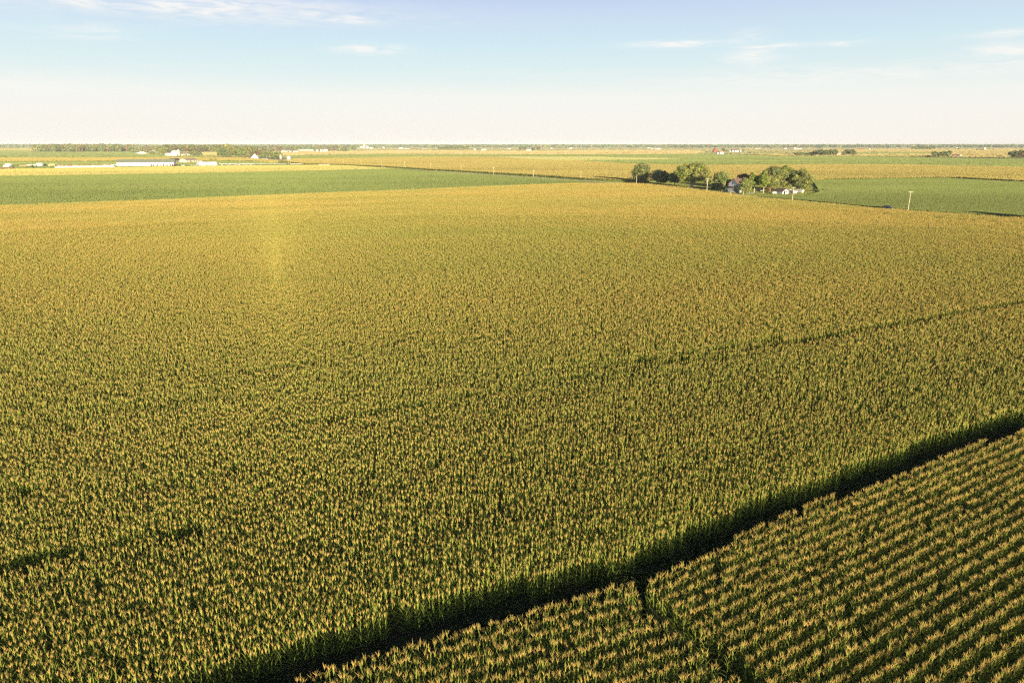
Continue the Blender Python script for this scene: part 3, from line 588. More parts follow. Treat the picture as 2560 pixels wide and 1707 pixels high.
# belt of trees round the left farms:  (x, base y, top y, width, crown kind)
BELT=[(398,388,366,18,4),(407,390,368,15,2),(418,384,361,22,0),(432,383,360,24,0),(446,384,363,20,5),(462,384,360,24,0),(474,387,366,16,5),
 (484,390,376,17,1),(497,391,381,14,3),(478,384,361,20,4),(492,384,362,22,0),(508,381,362,22,4),(524,380,361,22,1),(538,381,362,20,4),(552,386,360,22,0),
 (548,393,370,22,1),(562,394,374,22,3),(572,388,359,20,2),(577,394,376,20,4),(588,396,368,20,0),(600,397,370,20,1),(611,396,368,20,0),(617,398,386,12,2),
 (622,396,366,18,4),(634,390,365,22,0),(648,392,372,20,5),(660,396,378,18,1),(668,397,382,14,3),(676,397,378,15,4),(688,398,380,22,1),(698,397,380,14,4),
 (642,384,372,20,2),(590,384,366,20,4),(566,382,364,20,0),(604,384,370,18,1),(380,388,378,14,2)]
for i,(x,b,t_,w,k) in enumerate(BELT):
    fartree('belt_tree',x,b,t_-1,w*1.25,k,'leafy tree in the belt around the left farmsteads','tree','trees around the left farmsteads')
for x,b,t_,w,k,lb in [(528,404,396,10,1,'left one of two small trees behind the low white greenhouse'),(539,404,397,8,3,'right one of two small trees behind the low white greenhouse'),(572,404.5,399,5,3,'tiny lone tree in the pasture right of the greenhouse')]:
    fartree('small_tree',x,b,t_,w,k,lb)
WR=[(1990,390,381,13),(2003,390,380,14),(2016,390,382,12),(2026,390,380,12),(2037,390.3,375,16),(2050,390.5,373,18),(2063,390.7,374,16),(2076,390.7,373,16),(2087,390.5,372,14)]
for i,(x,b,t_,w) in enumerate(WR): fartree('windbreak_tree',x,b,t_,w*1.35,3 if i%2 else 0,'dark tree in the long windbreak row left of the pink shed','tree','windbreak row in the right distance')
for x,b,t_,w,k,lb in [(2124,389,372,26,0,'rounded olive tree right of the pink shed'),(2134,389,378,12,4,'lower tree leaning against the rounded olive one'),(2110,388,378,12,3,'small dark tree behind the red car port'),
  (2335,393.5,378,17,3,'leftmost tree of the far right clump'),(2348,393.5,379,16,0,'second tree of the far right clump, with tan leaves'),(2358,393.5,377,16,3,'third tree of the far right clump'),(2370,393.5,376,17,3,'rightmost and tallest tree of the far right clump'),
  (2533,397,376,26,3,'dark tree at the right frame edge, left one'),(2552,397,374,26,3,'dark tree cut by the right frame edge'),(2546,397.5,380,20,5,'brownish dark tree between the two at the right frame edge'),(2575,397.5,374,26,3,'dark tree just beyond the right frame edge'),
  (1809,380,370,10,3,'dark tree beside the red barn'),(1816,380,374,6,3,'little tree right of the dark one by the red barn'),(1858,380,373,6,0,'tree at the right end of the row of bins'),
  (2397,375,371,7,3,'bush below the small white tower at the far right'),(2442,376.5,372,5,3,'left tree of the tiny grove at far right'),(2449,376.5,373,7,3,'middle tree of the tiny grove at far right'),(2456,376.5,373,6,3,'right tree of the tiny grove at far right'),(2483,376.5,373,4,3,'tiny lone round tree at far right'),
  (1301,376,367,9,3,'dark round tree left of the small white house on the horizon'),(1312,376,367,12,4,'second tree left of the small white house on the horizon'),(1333,377,369,12,3,'dark tree right of the small white house on the horizon'),(1346,376.5,367,11,5,'brownish tree right of the small white house on the horizon')]:
    fartree('field_tree',x,b,t_,w*1.2,k,lb)
for i in range(16):
    x=1098+i*4.8; fartree('grove_tree',x,375,(366 if i<5 else 363.5)+(i%3)*.8,8,[3,0,4][i%3],'tree in the dense plantation left of the small horizon sheds','tree','plantation trees on the horizon')
for i,x in enumerate((2282,2290,2299,2308,2317,2326,2334)): fartree('grove_tree',x,374.5,365+(i%3),12,3 if i%2 else 0,'tree of the dark grove in front of the right horizon','tree','dark grove on the right horizon')
for i,x in enumerate(range(1192,1203,3)): fartree('small_tree',x,375.5,370+(i%2),4,3,'little tree between the two tiny white sheds on the horizon','tree','little trees between the two tiny sheds')
# ---- woods that read as one mass
def wood(name, pxs, dist, hgt, wid, n, cols, label, per=60, card=1.6, kind='stuff'):
    P=[]
    for i in range(n):
        u=rng.random(); px=pxs[0]+(pxs[1]-pxs[0])*u; D=rng.uniform(*dist)
        P.append(((px-CX)/F*D/ (cp)*1.0,D))
    P=np.array(P); h=hgt*rng.uniform(.7,1.15,n)*(.85+.3*vnoise(P,120,21,0,1)); h=np.minimum(h, 40)
    k=np.repeat(np.arange(n),per); m=len(k); d=rng.normal(0,1,(m,3)); d/=np.linalg.norm(d,axis=1)[:,None]
    rad=(wid*rng.uniform(.7,1.3,n))[k]/2
    c=np.zeros((m,3)); c[:,:2]=P[k]+d[:,:2]*rad[:,None]; c[:,2]=h[k]*(.5+.46*d[:,2])
    s=card*rng.uniform(.6,1.4,m)[:,None]; nrm=d+rng.normal(0,.5,(m,3)); tt=np.cross(nrm,rng.normal(0,1,(m,3))); tt/=np.linalg.norm(tt,axis=1)[:,None]; bb=np.cross(nrm,tt); bb/=np.linalg.norm(bb,axis=1)[:,None]
    V=np.stack([c-tt*s,c-bb*s*.7,c+tt*s,c+bb*s*.7],1).reshape(-1,3); V[:,2]=np.maximum(V[:,2],0)
    tint=np.array(cols)[rng.integers(0,len(cols),n)][k]*(1+rng.normal(0,.12,(m,1)))*(1+rng.normal(0,.12,n))[k][:,None]
    o=link(name,npmesh(name,V,np.arange(m*4).reshape(-1,4),np.repeat(np.clip(tint,.01,.8),4,axis=0),M['leaf'])); tag(o,label,'wood' if 'wood' in name else 'tree line',kind=kind); return o
wood('woodland',(176,400),(2650,3100),26,17,330,OLV+MIDG+ORG,'long mixed wood at the upper left, right of the far green band',70,2.2)
wood('woodland',(395,700),(2500,4200),20,17,330,OLV+DKG+PUR,'hazy wood behind the tree belt of the left farms',50,2.4)
wood('woodland',(700,925),(2900,4600),19,18,200,OLV+DKG+PUR,'hazy wood behind the orange walled barn',50,2.6)
wood('treeline',(-600,420),(5200,8200),27,30,1100,OLV+DKG,'distant hazy tree line along the left horizon',26,5)
wood('treeline',(400,1300),(5600,11000),22,40,2000,OLV+DKG,'distant hazy tree line along the middle of the horizon',24,7)
wood('treeline',(1300,3100),(5600,11000),22,45,3200,DKG+OLV,'distant hazy tree line along the right horizon',24,7)
# ================================================================== buildings
def bld(name, xa, ya, xb, yb, ey, ry, depth, label, cat, wall='white', roof='wroof', ridge='along', doors=(), wins=(), extra=None, over=.4, parts=True):
    """front wall between photo pixels (xa,ya) and (xb,yb); eave row ey, ridge row ry; ridge along or deep"""
    ax,ay=at(xa,ya); bx,by=at(xb,yb); L=math.hypot(bx-ax,by-ay); rz=math.atan2(by-ay,bx-ax); Y=(ay+by)/2
    e=max(zat(Y,ey),1.2); 
    rY=Y+(depth/2 if ridge=='along' else 0); r=max(zat(rY,ry),e+.5)
    root=empty(name,(ax,ay,0),rz); tag(root,label,cat)
    o=over
    if ridge=='along':
        MB().prism([(0,0),(depth,0),(depth,e),(depth/2,r-.05),(0,e)],0,L,'x').build('wall',M[wall],root)
        s=(r-e)/(depth/2)
        MB().prism([(-o,e-o*s+.06),(depth/2,r+.06),(depth+o,e-o*s+.06),(depth+o,e-o*s+.26),(depth/2,r+.28),(-o,e-o*s+.26)],-o,L+o,'x').build('roof',M[roof],root)
    else:
        MB().prism([(0,0),(L,0),(L,e),(L/2,r-.05),(0,e)],0,depth,'y').build('wall',M[wall],root)
        s=(r-e)/(L/2)
        MB().prism([(-o,e-o*s+.06),(L/2,r+.06),(L+o,e-o*s+.06),(L+o,e-o*s+.26),(L/2,r+.28),(-o,e-o*s+.26)],-o,depth+o,'y').build('roof',M[roof],root)
    for (f,w,h) in doors: MB().box(L*f-w/2,L*f+w/2,-.06,.02,.02,h).build('door',M['dark'],root)
    for (f,z,w,h) in wins: MB().box(L*f-w/2,L*f+w/2,-.05,.02,z,z+h).build('window',M['glass'],root)
    return root,L,e,r
barn,L,e,r=bld('long_barn',292,416,436,414.9,406.3,398.9,15,'very long white barn with a grey green metal roof','barn','white','groof',
   doors=[(f,1.3,2.4) for f in (.60,.63,.70,.765,.81,.87,.93,.965)],over=.5)
for f in (.2,.45,.75): MB().box(L*f,L*f+.5,-.08,.0,2.9,e-.3).build('downpipe',M['galv'],barn)
bld('farm_house',433,406.8,455,405.2,401,396.6,12,'white house with a brown hip roof behind the right end of the long barn','house','cream','broof',doors=[(.5,1.2,2.1)],wins=[(.2,1,1.4,1.3),(.8,1,1.4,1.3)])
bld('farm_house',467,406.4,496,405.3,400.8,396.4,14,'wide low house with a pinkish roof, right of the brown roofed one','house','cream','proof',doors=[(.35,2.6,2.4)],wins=[(.1,1,1.6,1.3),(.65,1,1.8,1.3),(.85,1,1.4,1.3)])
bld('connecting_shed',457,405,467,404.8,402.8,401.6,4,'narrow low shed joining the two cream houses','shed','cream','broof')
bld('white_shed',499,406.5,506,406.4,403.8,402.4,6,'small white roofed shed behind the greenhouse','shed','white','wroof')
# hoop greenhouse
ax,ay=at(499,414.8); bx,by=at(543,413.8); L=math.hypot(bx-ax,by-ay); gr=empty('greenhouse',(ax,ay,0),math.atan2(by-ay,bx-ax)); tag(gr,'low white hooped greenhouse in front of two small trees','greenhouse')
hh=zat(ay,405.2); sec=[(4.5-4.5*math.cos(math.pi*i/12),hh*math.sin(math.pi*i/12)**.8 if 0<i<12 else 0) for i in range(13)]
MB().prism(sec,0,L,'x').build('cover',M['plastic'],gr); MB().box(-.12,-.02,3.6,5.4,.02,2.3).build('door',M['dark'],gr)
for k in range(9): MB().prism([(4.5-4.58*math.cos(math.pi*i/12),(hh+.06)*math.sin(math.pi*i/12)**.8) for i in range(13)]+[(4.5+4.46*math.cos(math.pi*i/12),(hh-.1)*math.sin(math.pi*i/12)**.8) for i in range(13)],L*k/8-.06,L*k/8+.06,'x').build('hoop',M['galv'],gr)
# domed barn farm further back
bld('long_shed',418,390.3,441,390,384.3,383,12,'long low white shed of the domed silo farm','shed','white','wroof')
bld('white_barn',440,390.5,449,390.3,381,376.5,14,'tall white barn beside the domed silo','barn','white','wroof','deep',doors=[(.5,3,3.5)])
bld('machine_shed',345,385.2,366,385,382.3,379.3,16,'white machine shed with a low gable, alone in the green field','shed','white','wroof','deep')
bld('yellow_house',453,390,461,390,385.2,382.2,9,'pale yellow house left of its twin in the tree belt','house','cream','broof',wins=[(.3,1,1.4,1.4),(.7,1,1.4,1.4)])
bld('yellow_house',468,389.6,474.5,389.5,385,382,9,'pale yellow house right of its twin in the tree belt','house','cream','broof',wins=[(.4,1,1.4,1.4)])
bld('hog_shed',294,379,309,378.8,376.6,374.6,10,'long pale pink roofed shed, left of three, below the wood','shed','white','proof',over=.2)
bld('hog_shed',311,378.6,322,378.5,376.2,374.2,10,'cream roofed shed, middle of three, below the wood','shed','cream','wroof',over=.2)
bld('hog_shed',325,380,344,379.8,377.4,374.8,10,'reddish roofed shed, right of three, below the wood','shed','pink','proof',over=.2)
bld('leaning_shed',384,384,391,383.8,379.5,376.5,8,'small cream shed left of the tree belt','shed','cream','wroof','deep')
hb,L,e,r=bld('gable_house',629,399.4,646,399.2,392.6,385,16,'bright white house with a steep gable in front of the tree belt','house','white','broof','deep',wins=[(.3,1.2,1.1,1.6),(.7,1.2,1.1,1.6),(.5,5,1.1,1.6)],doors=[(.5,1.1,2.2)])
bld('side_shed',624,399.3,629,399.2,395.4,393.5,10,'cream lean shed attached left of the bright white gable house','shed','cream','rroof')
bld('low_garage',654,400.2,667,400.2,398.6,396.8,8,'low white roofed garage in front of the dark trees','garage','cream','wroof')
bld('pole_barn',712,381.3,729,381,378,375.8,16,'cream pole barn with a dark doorway, left of the orange barn','barn','cream','wroof',doors=[(.5,6,4)])
bld('white_shed',733,381,745,381,378.8,377.4,9,'low white shed between the cream barn and orange barn','shed','white','wroof')
bld('orange_barn',750,381,786,380.6,377.4,373.6,18,'long orange walled barn with a pale roof','barn','orange','wroof',doors=[(.2,3,3),(.7,3,3)])
bld('white_barn',811,379.6,820,379.5,375.5,373,12,'small white gabled barn right of the pink bins','barn','white','wroof','deep')
def silo(px,by,ty,wpx,label,name='silo',wall='concrete',cap='galv',dome=.35,cat='silo'):
    X,Y=at(px,by); w=wpx*(Y*cp+CAMH*sp)/F/2; h=zat(Y,ty); hb=h-w*dome*1.6
    root=empty(name,(X,Y,0)); tag(root,label,cat)
    mb=MB().lathe([(w,0),(w,hb)],20); mb.build('wall',M[wall],root)
    MB().lathe([(w*1.03,hb),(w*.92,hb+(h-hb)*.4),(w*.6,hb+(h-hb)*.8),(w*.12,h)],20).build('roof',M[cap],root)
    q=MB(); 
    for k in range(1,6): q.lathe([(w*1.02,hb*k/6),(w*1.02,hb*k/6+.25)],20)
    q.build('band',M['galv'],root); return root
silo(447.4,389,373.8,5.2,'white domed silo rising above the white barn','silo','white','white',.9)
silo(701.5,397.3,386,6,'slim pinkish concrete silo right of the tree belt','silo','concrete','galv',.4)
silo(722,400,390,10.5,'squat white grain bin standing alone right of the slim silo','grain_bin','galv','wroof',.5,'grain bin')
for i,(x,w,lb) in enumerate([(793,8,'pinkish steel bin, left of the pair by the orange barn'),(803,7.5,'pinkish steel bin, right of the pair by the orange barn')]): silo(x,380.2,373,w,lb,'grain_bin','galv','pink',.4,'grain bin')
# pieces near the horizon: (kind, x0, x1, base, eave, ridge, label, wall, roof)
for x0,x1,b_,e_,r_,lb,wl_,rf in [(221,225.5,370.7,367.5,365.2,'small white house in front of the long wood','white','wroof'),(228.5,236,370.8,368,365,'larger white house in front of the long wood','white','wroof'),(246,254,370.8,370,369.3,'low pale shed in front of the long wood','cream','wroof'),
  (885,889,371.8,370,368,'tiny white house left of the grain elevator','white','wroof'),(894,898,372,370.6,369.2,'tiny white shed left of the grain elevator','white','wroof'),(901,907,371.5,369,366,'pinkish building at the grain elevator','pink','wroof'),(908,913,371.5,366,362.8,'tallest pinkish house of the grain elevator','pink','wroof'),
  (916,921,371.5,367,365.5,'white elevator annex under the white tower','white','wroof'),(924,931,372,369.4,368.3,'white shed right of the grain elevator','white','wroof'),(957,961,371,368.6,367.4,'tiny white house alone right of the elevator','white','wroof'),
  (997,1008,373,371,369.6,'white sheds with brown trees on the horizon, left of the long shed','white','wroof'),(1012.5,1024,373.2,372,371.2,'long low cream shed on the horizon','cream','wroof'),(1056,1062,374,373,372.4,'pinkish small shed left of the plantation','pink','wroof'),
  (1058.5,1064,367,365,363.5,'twin white bins far on the horizon line','white','wroof'),(1184.5,1190,376,374,372.4,'tiny white house left of the little trees','white','wroof'),(1203,1215,376.3,374,373,'tiny long white shed right of the little trees','white','wroof'),
  (1218,1225,367.6,366.6,365.7,'pale shed in the horizon tree line','cream','wroof'),(1269,1277,374,372.4,371.2,'small cream shed left of the dark round tree','cream','wroof'),(1316,1328,378,375.6,373.6,'small white house between dark trees on the horizon','white','wroof'),
  (1376.5,1381,373,371.5,370.4,'tiny cream house on the centre horizon','cream','wroof'),(1424,1429.5,373,370.4,369,'tiny pinkish round roofed house on the centre horizon','white','pink'),(1535.5,1543,369,368,367.3,'long pale shed in the tree line above the tall left tree','cream','wroof'),
  (1618,1625.5,371.4,370,368.9,'cream building with a dark door, left of the horizon barns','cream','wroof'),(1626.5,1635.5,374.2,372.6,371.2,'pink shed among the horizon barns','pink','wroof'),(1637,1651,374.3,372.6,371,'long cream horizon barn','cream','wroof'),
  (1888,1901,373.2,372.2,370.8,'long pink roofed shed right of the bins','cream','pink'),(1961,1967,373,371,369.4,'tiny pale house left of the white gabled one','white','proof'),(1985,1990.5,374,371.5,369,'tiny white gabled house above the windbreak','white','wroof'),(1992,2004,374,372.6,371.4,'low cream shed above the windbreak','cream','wroof'),
  (2092,2101.5,389.6,383.5,380,'pink shed at the right end of the windbreak','pink','proof'),(2103,2112,389.6,388,386.6,'low red roofed shelter beside the pink shed','pink','red'),(2151.5,2160,374.6,373,371.3,'tiny red building on the right horizon','red','rroof'),(2172.5,2176,375,373,371.4,'tiny white building on the right horizon','white','wroof'),
  (2390.5,2394,371,369.8,368.8,'tiny white tower top above its bush at far right','white','wroof'),(2460,2465,376,373,369.6,'tiny pinkish house in the far right corn','pink','wroof'),(2322,2327,393.2,390,388.5,'small red shed left of the far right tree clump','red','rroof')]:
    bld('far_building',x0,b_,x1,b_,e_,r_,9,lb,'building',wl_,rf,over=.3)
bld('red_barn',1784.5,380.4,1792,380.4,375.2,370.8,16,'red barn with a steep roof, left of the dark tree','barn','red','red','deep',doors=[(.7,3,3)])
bld('pink_barn',1792.5,386,1797.5,386,382,380,14,'small white barn with a red roof in front of the red barn','barn','white','rroof')
bld('pink_barn',1800.5,386,1808.5,386,381.5,378.3,14,'larger white barn with a pinkish red roof in front of the dark tree','barn','white','pink')
for i,(x,w) in enumerate([(1825,3.6),(1831.7,5),(1838.5,5),(1844,4),(1851.2,2.6)]): silo(x,381.2,375.3,w,['leaning first','second','third','fourth','narrow fifth'][i]+' white bin in the row right of the red barn','grain_bin','white','wroof',.4,'grain bin')
bld('brown_shed',1831,378.5,1849,378.4,375.8,373,14,'brown roofed shed behind the row of white bins','shed','broof','broof')
bld('red_roof_house',2385,392.6,2398,392.4,389.4,386.9,9,'pink walled house with a red roof at the far right','house','pink','rroof')
bld('yellow_gable_shed',2398.6,392.7,2404.5,392.7,389.5,387,9,'pale yellow gabled shed joined to the red roofed house','shed','cream','wroof','deep',doors=[(.5,1.4,2.5)])
for x,b_,t_,w,lb in [(917,366.5,361.8,1.2,'slim white tower above the grain elevator'),(1287.5,367,360.5,1,'slim white tower left of the dark horizon tree'),(1777.5,368,362.5,1.3,'slim white tower left of the red barn'),(2332,367,363.2,2,'white water tower above the right grove')]:
    silo(x,b_,t_,w,lb,'white_tower','white','white',.8,'tower')
# ---- farmstead house near the right-centre
def house():
    ax,ay=at(1820,480.5); Y=ay; Lx=7.8
    root=empty('gabled_house',(ax,ay,0),R(-63)); tag(root,'white gabled farmhouse with a front porch, shaded among the farmstead trees','house')
    e=zat(Y,459.5); r=zat(Y,447); L=Lx; d=8.5
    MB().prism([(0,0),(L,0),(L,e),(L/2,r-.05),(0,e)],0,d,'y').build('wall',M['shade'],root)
    s=(r-e)/(L/2); o=.45
    MB().prism([(-o,e-o*s+.05),(L/2,r+.05),(L+o,e-o*s+.05),(L+o,e-o*s+.27),(L/2,r+.3),(-o,e-o*s+.27)],-.4,d+.4,'y').build('roof',M['broof'],root)
    def win(x,z,w=.9,h=1.5):
        f=MB().box(x-w/2,x+w/2,-.07,.02,z,z+h).build('window',M['white'],root); MB().box(x-w/2+.1,x+w/2-.1,-.09,-.05,z+.1,z+h-.1).build('pane',M['glass'],f)
    win(L*.48,e*.93,1.1,1.6); win(L*.85,e*.45); win(L*.85,e*.12)
    MB().box(L*.55,L*.55+1,-.05,.02,.3,2.4).build('door',M['cream'],root)
    p=MB().prism([(-2.6,2.9),(0,3.5),(0,3.7),(-2.8,3.08)],-.4,L*.78,'x').build('porch_roof',M['broof'],root)
    MB().box(-.2,L*.76,-2.5,-.02,0,.32).build('porch_floor',M['concrete'],root)
    for f in (0.0,.25,.5,.74): MB().box(L*f-.1,L*f+.12,-2.45,-2.23,.32,2.92).build('porch_post',M['white'],root)
    MB().box(L*.3,L*.3+.7,d*.5,d*.5+.7,r-1,r+.9).build('chimney',M['rust'],root)
house()
bld('garden_shed',1956,486,1970.5,485.5,478.5,473,7,'bright white gabled shed under the tallest tree','shed','white','broof','deep',doors=[(.35,1.2,2)],wins=[(.7,1,.8,.8)])
bld('open_garage',1943,481.5,1956,481.2,478,473.5,6,'low brown roofed garage left of the bright white shed','garage','cream','proof',doors=[(.5,3,2)])
bld('tool_shed',1971.5,483.5,1978.5,483.2,478,474,6,'narrow cream shed right of the bright white shed','shed','cream','wroof','deep',doors=[(.5,1,2)])
bld('chicken_coop',1984,484.5,1992,484.3,481,478.5,4,'tiny white coop behind the tall pole','coop','white','wroof')
bld('chicken_coop',2004,482.5,2009,482.2,478.5,476.2,4,'tiny white hut under the drooping tree','hut','white','wroof','deep')
# ================================================================== poles
def pole(px, by, ty, label, zb=0.0, arm=1.2, r=.17, tr=False, two=False, group='utility poles along the road', lean=0):
    X,Y=at(px,by,zb); h=zat(Y,ty)
    root=empty('utility_pole',(X,Y,0),R(-62)+math.pi/2*0); tag(root,label,'utility pole',group)
    MB().tube((0,0,-.3),(0,0,h),r*1.15,r*.7,10).build('post',M['pole'],root)
    if arm:
        zz=h-.35
        for q in ((zz,) if not two else (zz,zz-1.1)):
            a=MB().box(-.07,.07,-arm,arm,q,q+.16).build('crossarm',M['pole'],root)
            ins=MB()
            for t in (-.92,-.5,.5,.92): ins.lathe([(.05,0),(.08,.1),(.04,.2)],8,(0,arm*t,q+.16))
            ins.build('insulator',M['galv'],a)
        br=MB().tube((.1,-arm*.55,zz),(.1,0,zz-.8),.03,.03,5).tube((.1,arm*.55,zz),(.1,0,zz-.8),.03,.03,5).build('brace',M['galv'],root)
    if tr: MB().lathe([(.28,0),(.32,.15),(.32,.9),(.2,1.0)],12,(-.45,0,h-2.6)).build('transformer',M['galv'],root)
    return root
pole(2270,524,478.5,'nearest and tallest pale utility pole, leaning right over the green bean field',2.3,1.6,.20)
pole(1981,498,467.5,'utility pole with a wide crossarm in front of the drooping tree',2.3,1.6,.20)
pole(1767,477,447,'utility pole carrying a transformer and double crossarms by the spreading tree',2.3,1.3,.22,True,True)
pole(1591,458,437,'bare topped utility pole in front of the tree at the road bend',2.3,0,.20)
for i,(x,b_,t_) in enumerate([(1452,450,427),(1334,443,426),(1234,437.5,418),(1153,430,408),(1077,426,407.5),(1012,420.5,403.5),(955,419.5,403),(923,416.3,401.5),(903,415.7,401),(859,412.8,400),(818,410.8,400),(783,410,399.5),(751,410,396.5),(726,410,396.5),(721,409.5,399),(693,409.5,399.5),(668,405,392.5),(644,402.5,398.5),(602,398.5,391.5),(584,396,387.5),(551,394,385.5),(535,391,386),(521,390,386)]):
    if x in (923,): continue
    pole(x,b_,t_,'weathered utility pole in the row receding along the gravel road',0,.9 if i%3 else 0,.2)
for i,(x,b_,t_) in enumerate([(892,384,376),(941,383.5,375.5),(990,382,378),(1035,377.5,374.5),(1249,382,377),(1415,384,377),(1434.5,384,376),(1483,381,376),(1506,384,376.5),(1530,381,376),(1554,383.5,376),(1567.5,383,377),(1606.5,384,376),(1680,383.5,377.5),(1707,384,378.5),(1772.5,386,381.5),(1820.5,386.5,380),(1855,386.5,380),(1890.5,387.5,380.5),(1973.5,387.5,383.5),(2318,392.5,389.5),(2369,393,388)]):
    pole(x,b_,t_,'thin pale pole of the distant power line across the far fields',0,0,.28,group='distant power line poles')
# ================================================================== farm yard at the left
def wheelset(root, xs, y0, y1, r, w=.3):
    for x in xs:
        for y in (y0,y1): 
            wh=MB().tube((x,y-w/2,r),(x,y+w/2,r),r,r,12).build('wheel',M['tyre'],root)
            MB().tube((x,y-w/2-.02,r),(x,y+w/2+.02,r),r*.5,r*.5,10).build('rim',M['galv'],wh)
def place(name,xa,ya,xb,yb,label,cat,group=None):
    ax,ay=at(xa,ya); bx,by=at(xb,yb); root=empty(name,(ax,ay,0),math.atan2(by-ay,bx-ax)); tag(root,label,cat,group)
    return root,math.hypot(bx-ax,by-ay),ay
def box_trailer(xa,xb,y,ty,label,m='white'):
    root,L,Y=place('box_trailer',xa,y,xb,y,label,'trailer'); h=zat(Y,ty)
    MB().box(0,L,0,2.6,1.0,h).build('body',M[m],root); MB().box(-.03,0,.2,2.4,1.1,h-.2).build('door',M['galv'],root); MB().box(.2,L-.2,.4,2.2,.8,.99).build('chassis',M['rust'],root)
    wheelset(root,(L*.12,L*.22,L*.85),.15,2.45,.5)
box_trailer(14,27,416.5,409.5,'white box trailer, rear one of two, at the far left of the yard')
box_trailer(8.5,22,419.5,413,'white box trailer, front one of two, at the far left of the yard')
box_trailer(93,105,417,408,'tall bright white box trailer left of the hay stack')
def wagon(xa,xb,y,ty,label,m='rust',load=None,name='farm_wagon',cat='wagon'):
    root,L,Y=place(name,xa,y,xb,y,label,cat); h=zat(Y,ty)
    MB().box(0,L,0,2.4,.9,1.15).build('bed',M[m],root)
    q=MB(); n=max(3,int(L/1.5))
    for i in range(n+1):
        x=L*i/n; q.box(x-.06,x+.06,-.02,.1,1.15,h)
        q.box(x-.06,x+.06,2.3,2.42,1.15,h)
    for z in (1.4,(1.15+h)/2,h-.12): q.box(0,L,-.05,-.02,z,z+.15)
    q.build('rack',M[m],root)
    if load: MB().box(.1,L-.1,.15,2.25,1.15,h-.1).build('load',M[load],root)
    MB().tube((L,1.2,.8),(L+1.8,1.2,.6),.08,.06,6).build('hitch',M[m],root)
    wheelset(root,(L*.2,L*.8),.1,2.3,.45)
wagon(9,30,423,418.5,'reddish brown rack wagon in front of the two white trailers')
wagon(-8,7,424,419,'reddish brown wagon cut by the left frame edge')
wagon(49,66,417.5,413.5,'long pale orange flat wagon right of the grain auger','orange','hay')
wagon(67,91,416,411.5,'long cream covered wagon left of the tall white trailer','cream','white')
# auger
root,L,Y=place('grain_auger',30.5,423.5,35.5,414,'slanting pale grain auger beside the brown wagon','auger')
MB().tube((0,0,.5),(min(L,26)*.3,0,6.5),.2,.2,8).build('tube',M['galv'],root); MB().tube((0,-1,0),(2.2,0,3),.07,.07,6).tube((0,1,0),(2.2,0,3),.07,.07,6).build('frame',M['rust'],root); wheelset(root,(.2,),-1,1,.4)
def tractor(x0,x1,y,label,m='green'):
    root,L,Y=place('tractor',x0,y,x1,y,label,'tractor')
    MB().prism([(.2,1.0),(2.4,1.0),(2.4,1.9),(.2,1.7)],.7,1.4,'y').build('bonnet',M[m],root)
    c=MB().prism([(2.4,1.0),(4.0,1.0),(3.9,2.9),(2.6,2.9)],.4,1.7,'y').build('cab',M[m],root); MB().box(2.62,3.85,.36,1.74,1.9,2.7).build('window',M['glass'],c)
    for y_ in (0,2.0):
        MB().tube((3.5,y_-.2,.9),(3.5,y_+.2,.9),.9,.9,14).build('wheel',M['tyre'],root); MB().tube((.9,y_-.15,.5),(.9,y_+.15,.5),.5,.5,12).build('wheel',M['tyre'],root)
tractor(74,82,418,'small dark green tractor in front of the cream covered wagon')
tractor(106,112,414.5,'small dark tractor beside the tall white trailer')
tractor(430,437,415.6,'red tractor near the right end of the long barn','red')
# hay stack of big bales
for i,(x,y_) in enumerate([(121,415.5),(125,415.4),(129,415.3),(133,415.2),(123,414.2),(127,414.1),(131,414)]):
    X,Y=at(x,y_); q=empty('hay_bale',(X,Y,0),R(20)); tag(q,'tan square hay bale in the stack left of the long white bag','hay bale','hay bales stacked by the long white bag')
    MB().prism([(.08,0),(2.3,0),(2.4,.1),(2.4,2.1),(2.3,2.2),(.08,2.2),(0,2.1),(0,.1)],0,1.4+ (i%2),'y').build('bale',M['hay'],q)
    MB().box(.5,.56,-.02,1.45,-.0,2.22).box(1.8,1.86,-.02,1.45,0,2.22).build('twine',M['white'],q)
# white silage bag
root,L,Y=place('silage_bag',135,420,288,418.2,'very long low white plastic silage bag in front of the red machinery','silage bag')
hh=2.1; g=random.Random(4); V=[];Fc=[];n=60;k=12
for i in range(n+1):
    t=i/n; en=min(1,math.sin(math.pi*min(max(t*12,0),.5)) if t<.04 else 1, math.sin(math.pi*min(max((1-t)*12,0),.5)) if t>.96 else 1)
    s=(.25+.75*en)*(1+g.uniform(-.04,.04))
    for j in range(k+1): 
        a=math.pi*j/k; V.append((L*t,1.6-1.6*s*math.cos(a),hh*s*math.sin(a)**.7 if 0<j<k else 0))
for i in range(n):
    for j in range(k): a=i*(k+1)+j; Fc.append((a,a+1,a+k+2,a+k+1))
Fc.append(tuple(range(k+1))); Fc.append(tuple(range(n*(k+1),(n+1)*(k+1))))
me=bpy.data.meshes.new('bag'); me.from_pydata(V,[],Fc); me.update(); me.materials.append(M['plastic']); link('bag',me,root)
for i,t in enumerate((.02,.98)): MB().box(L*t-.2,L*t+.2,-.3,3.4,0,.35).build('weight',M['tyre'],root)
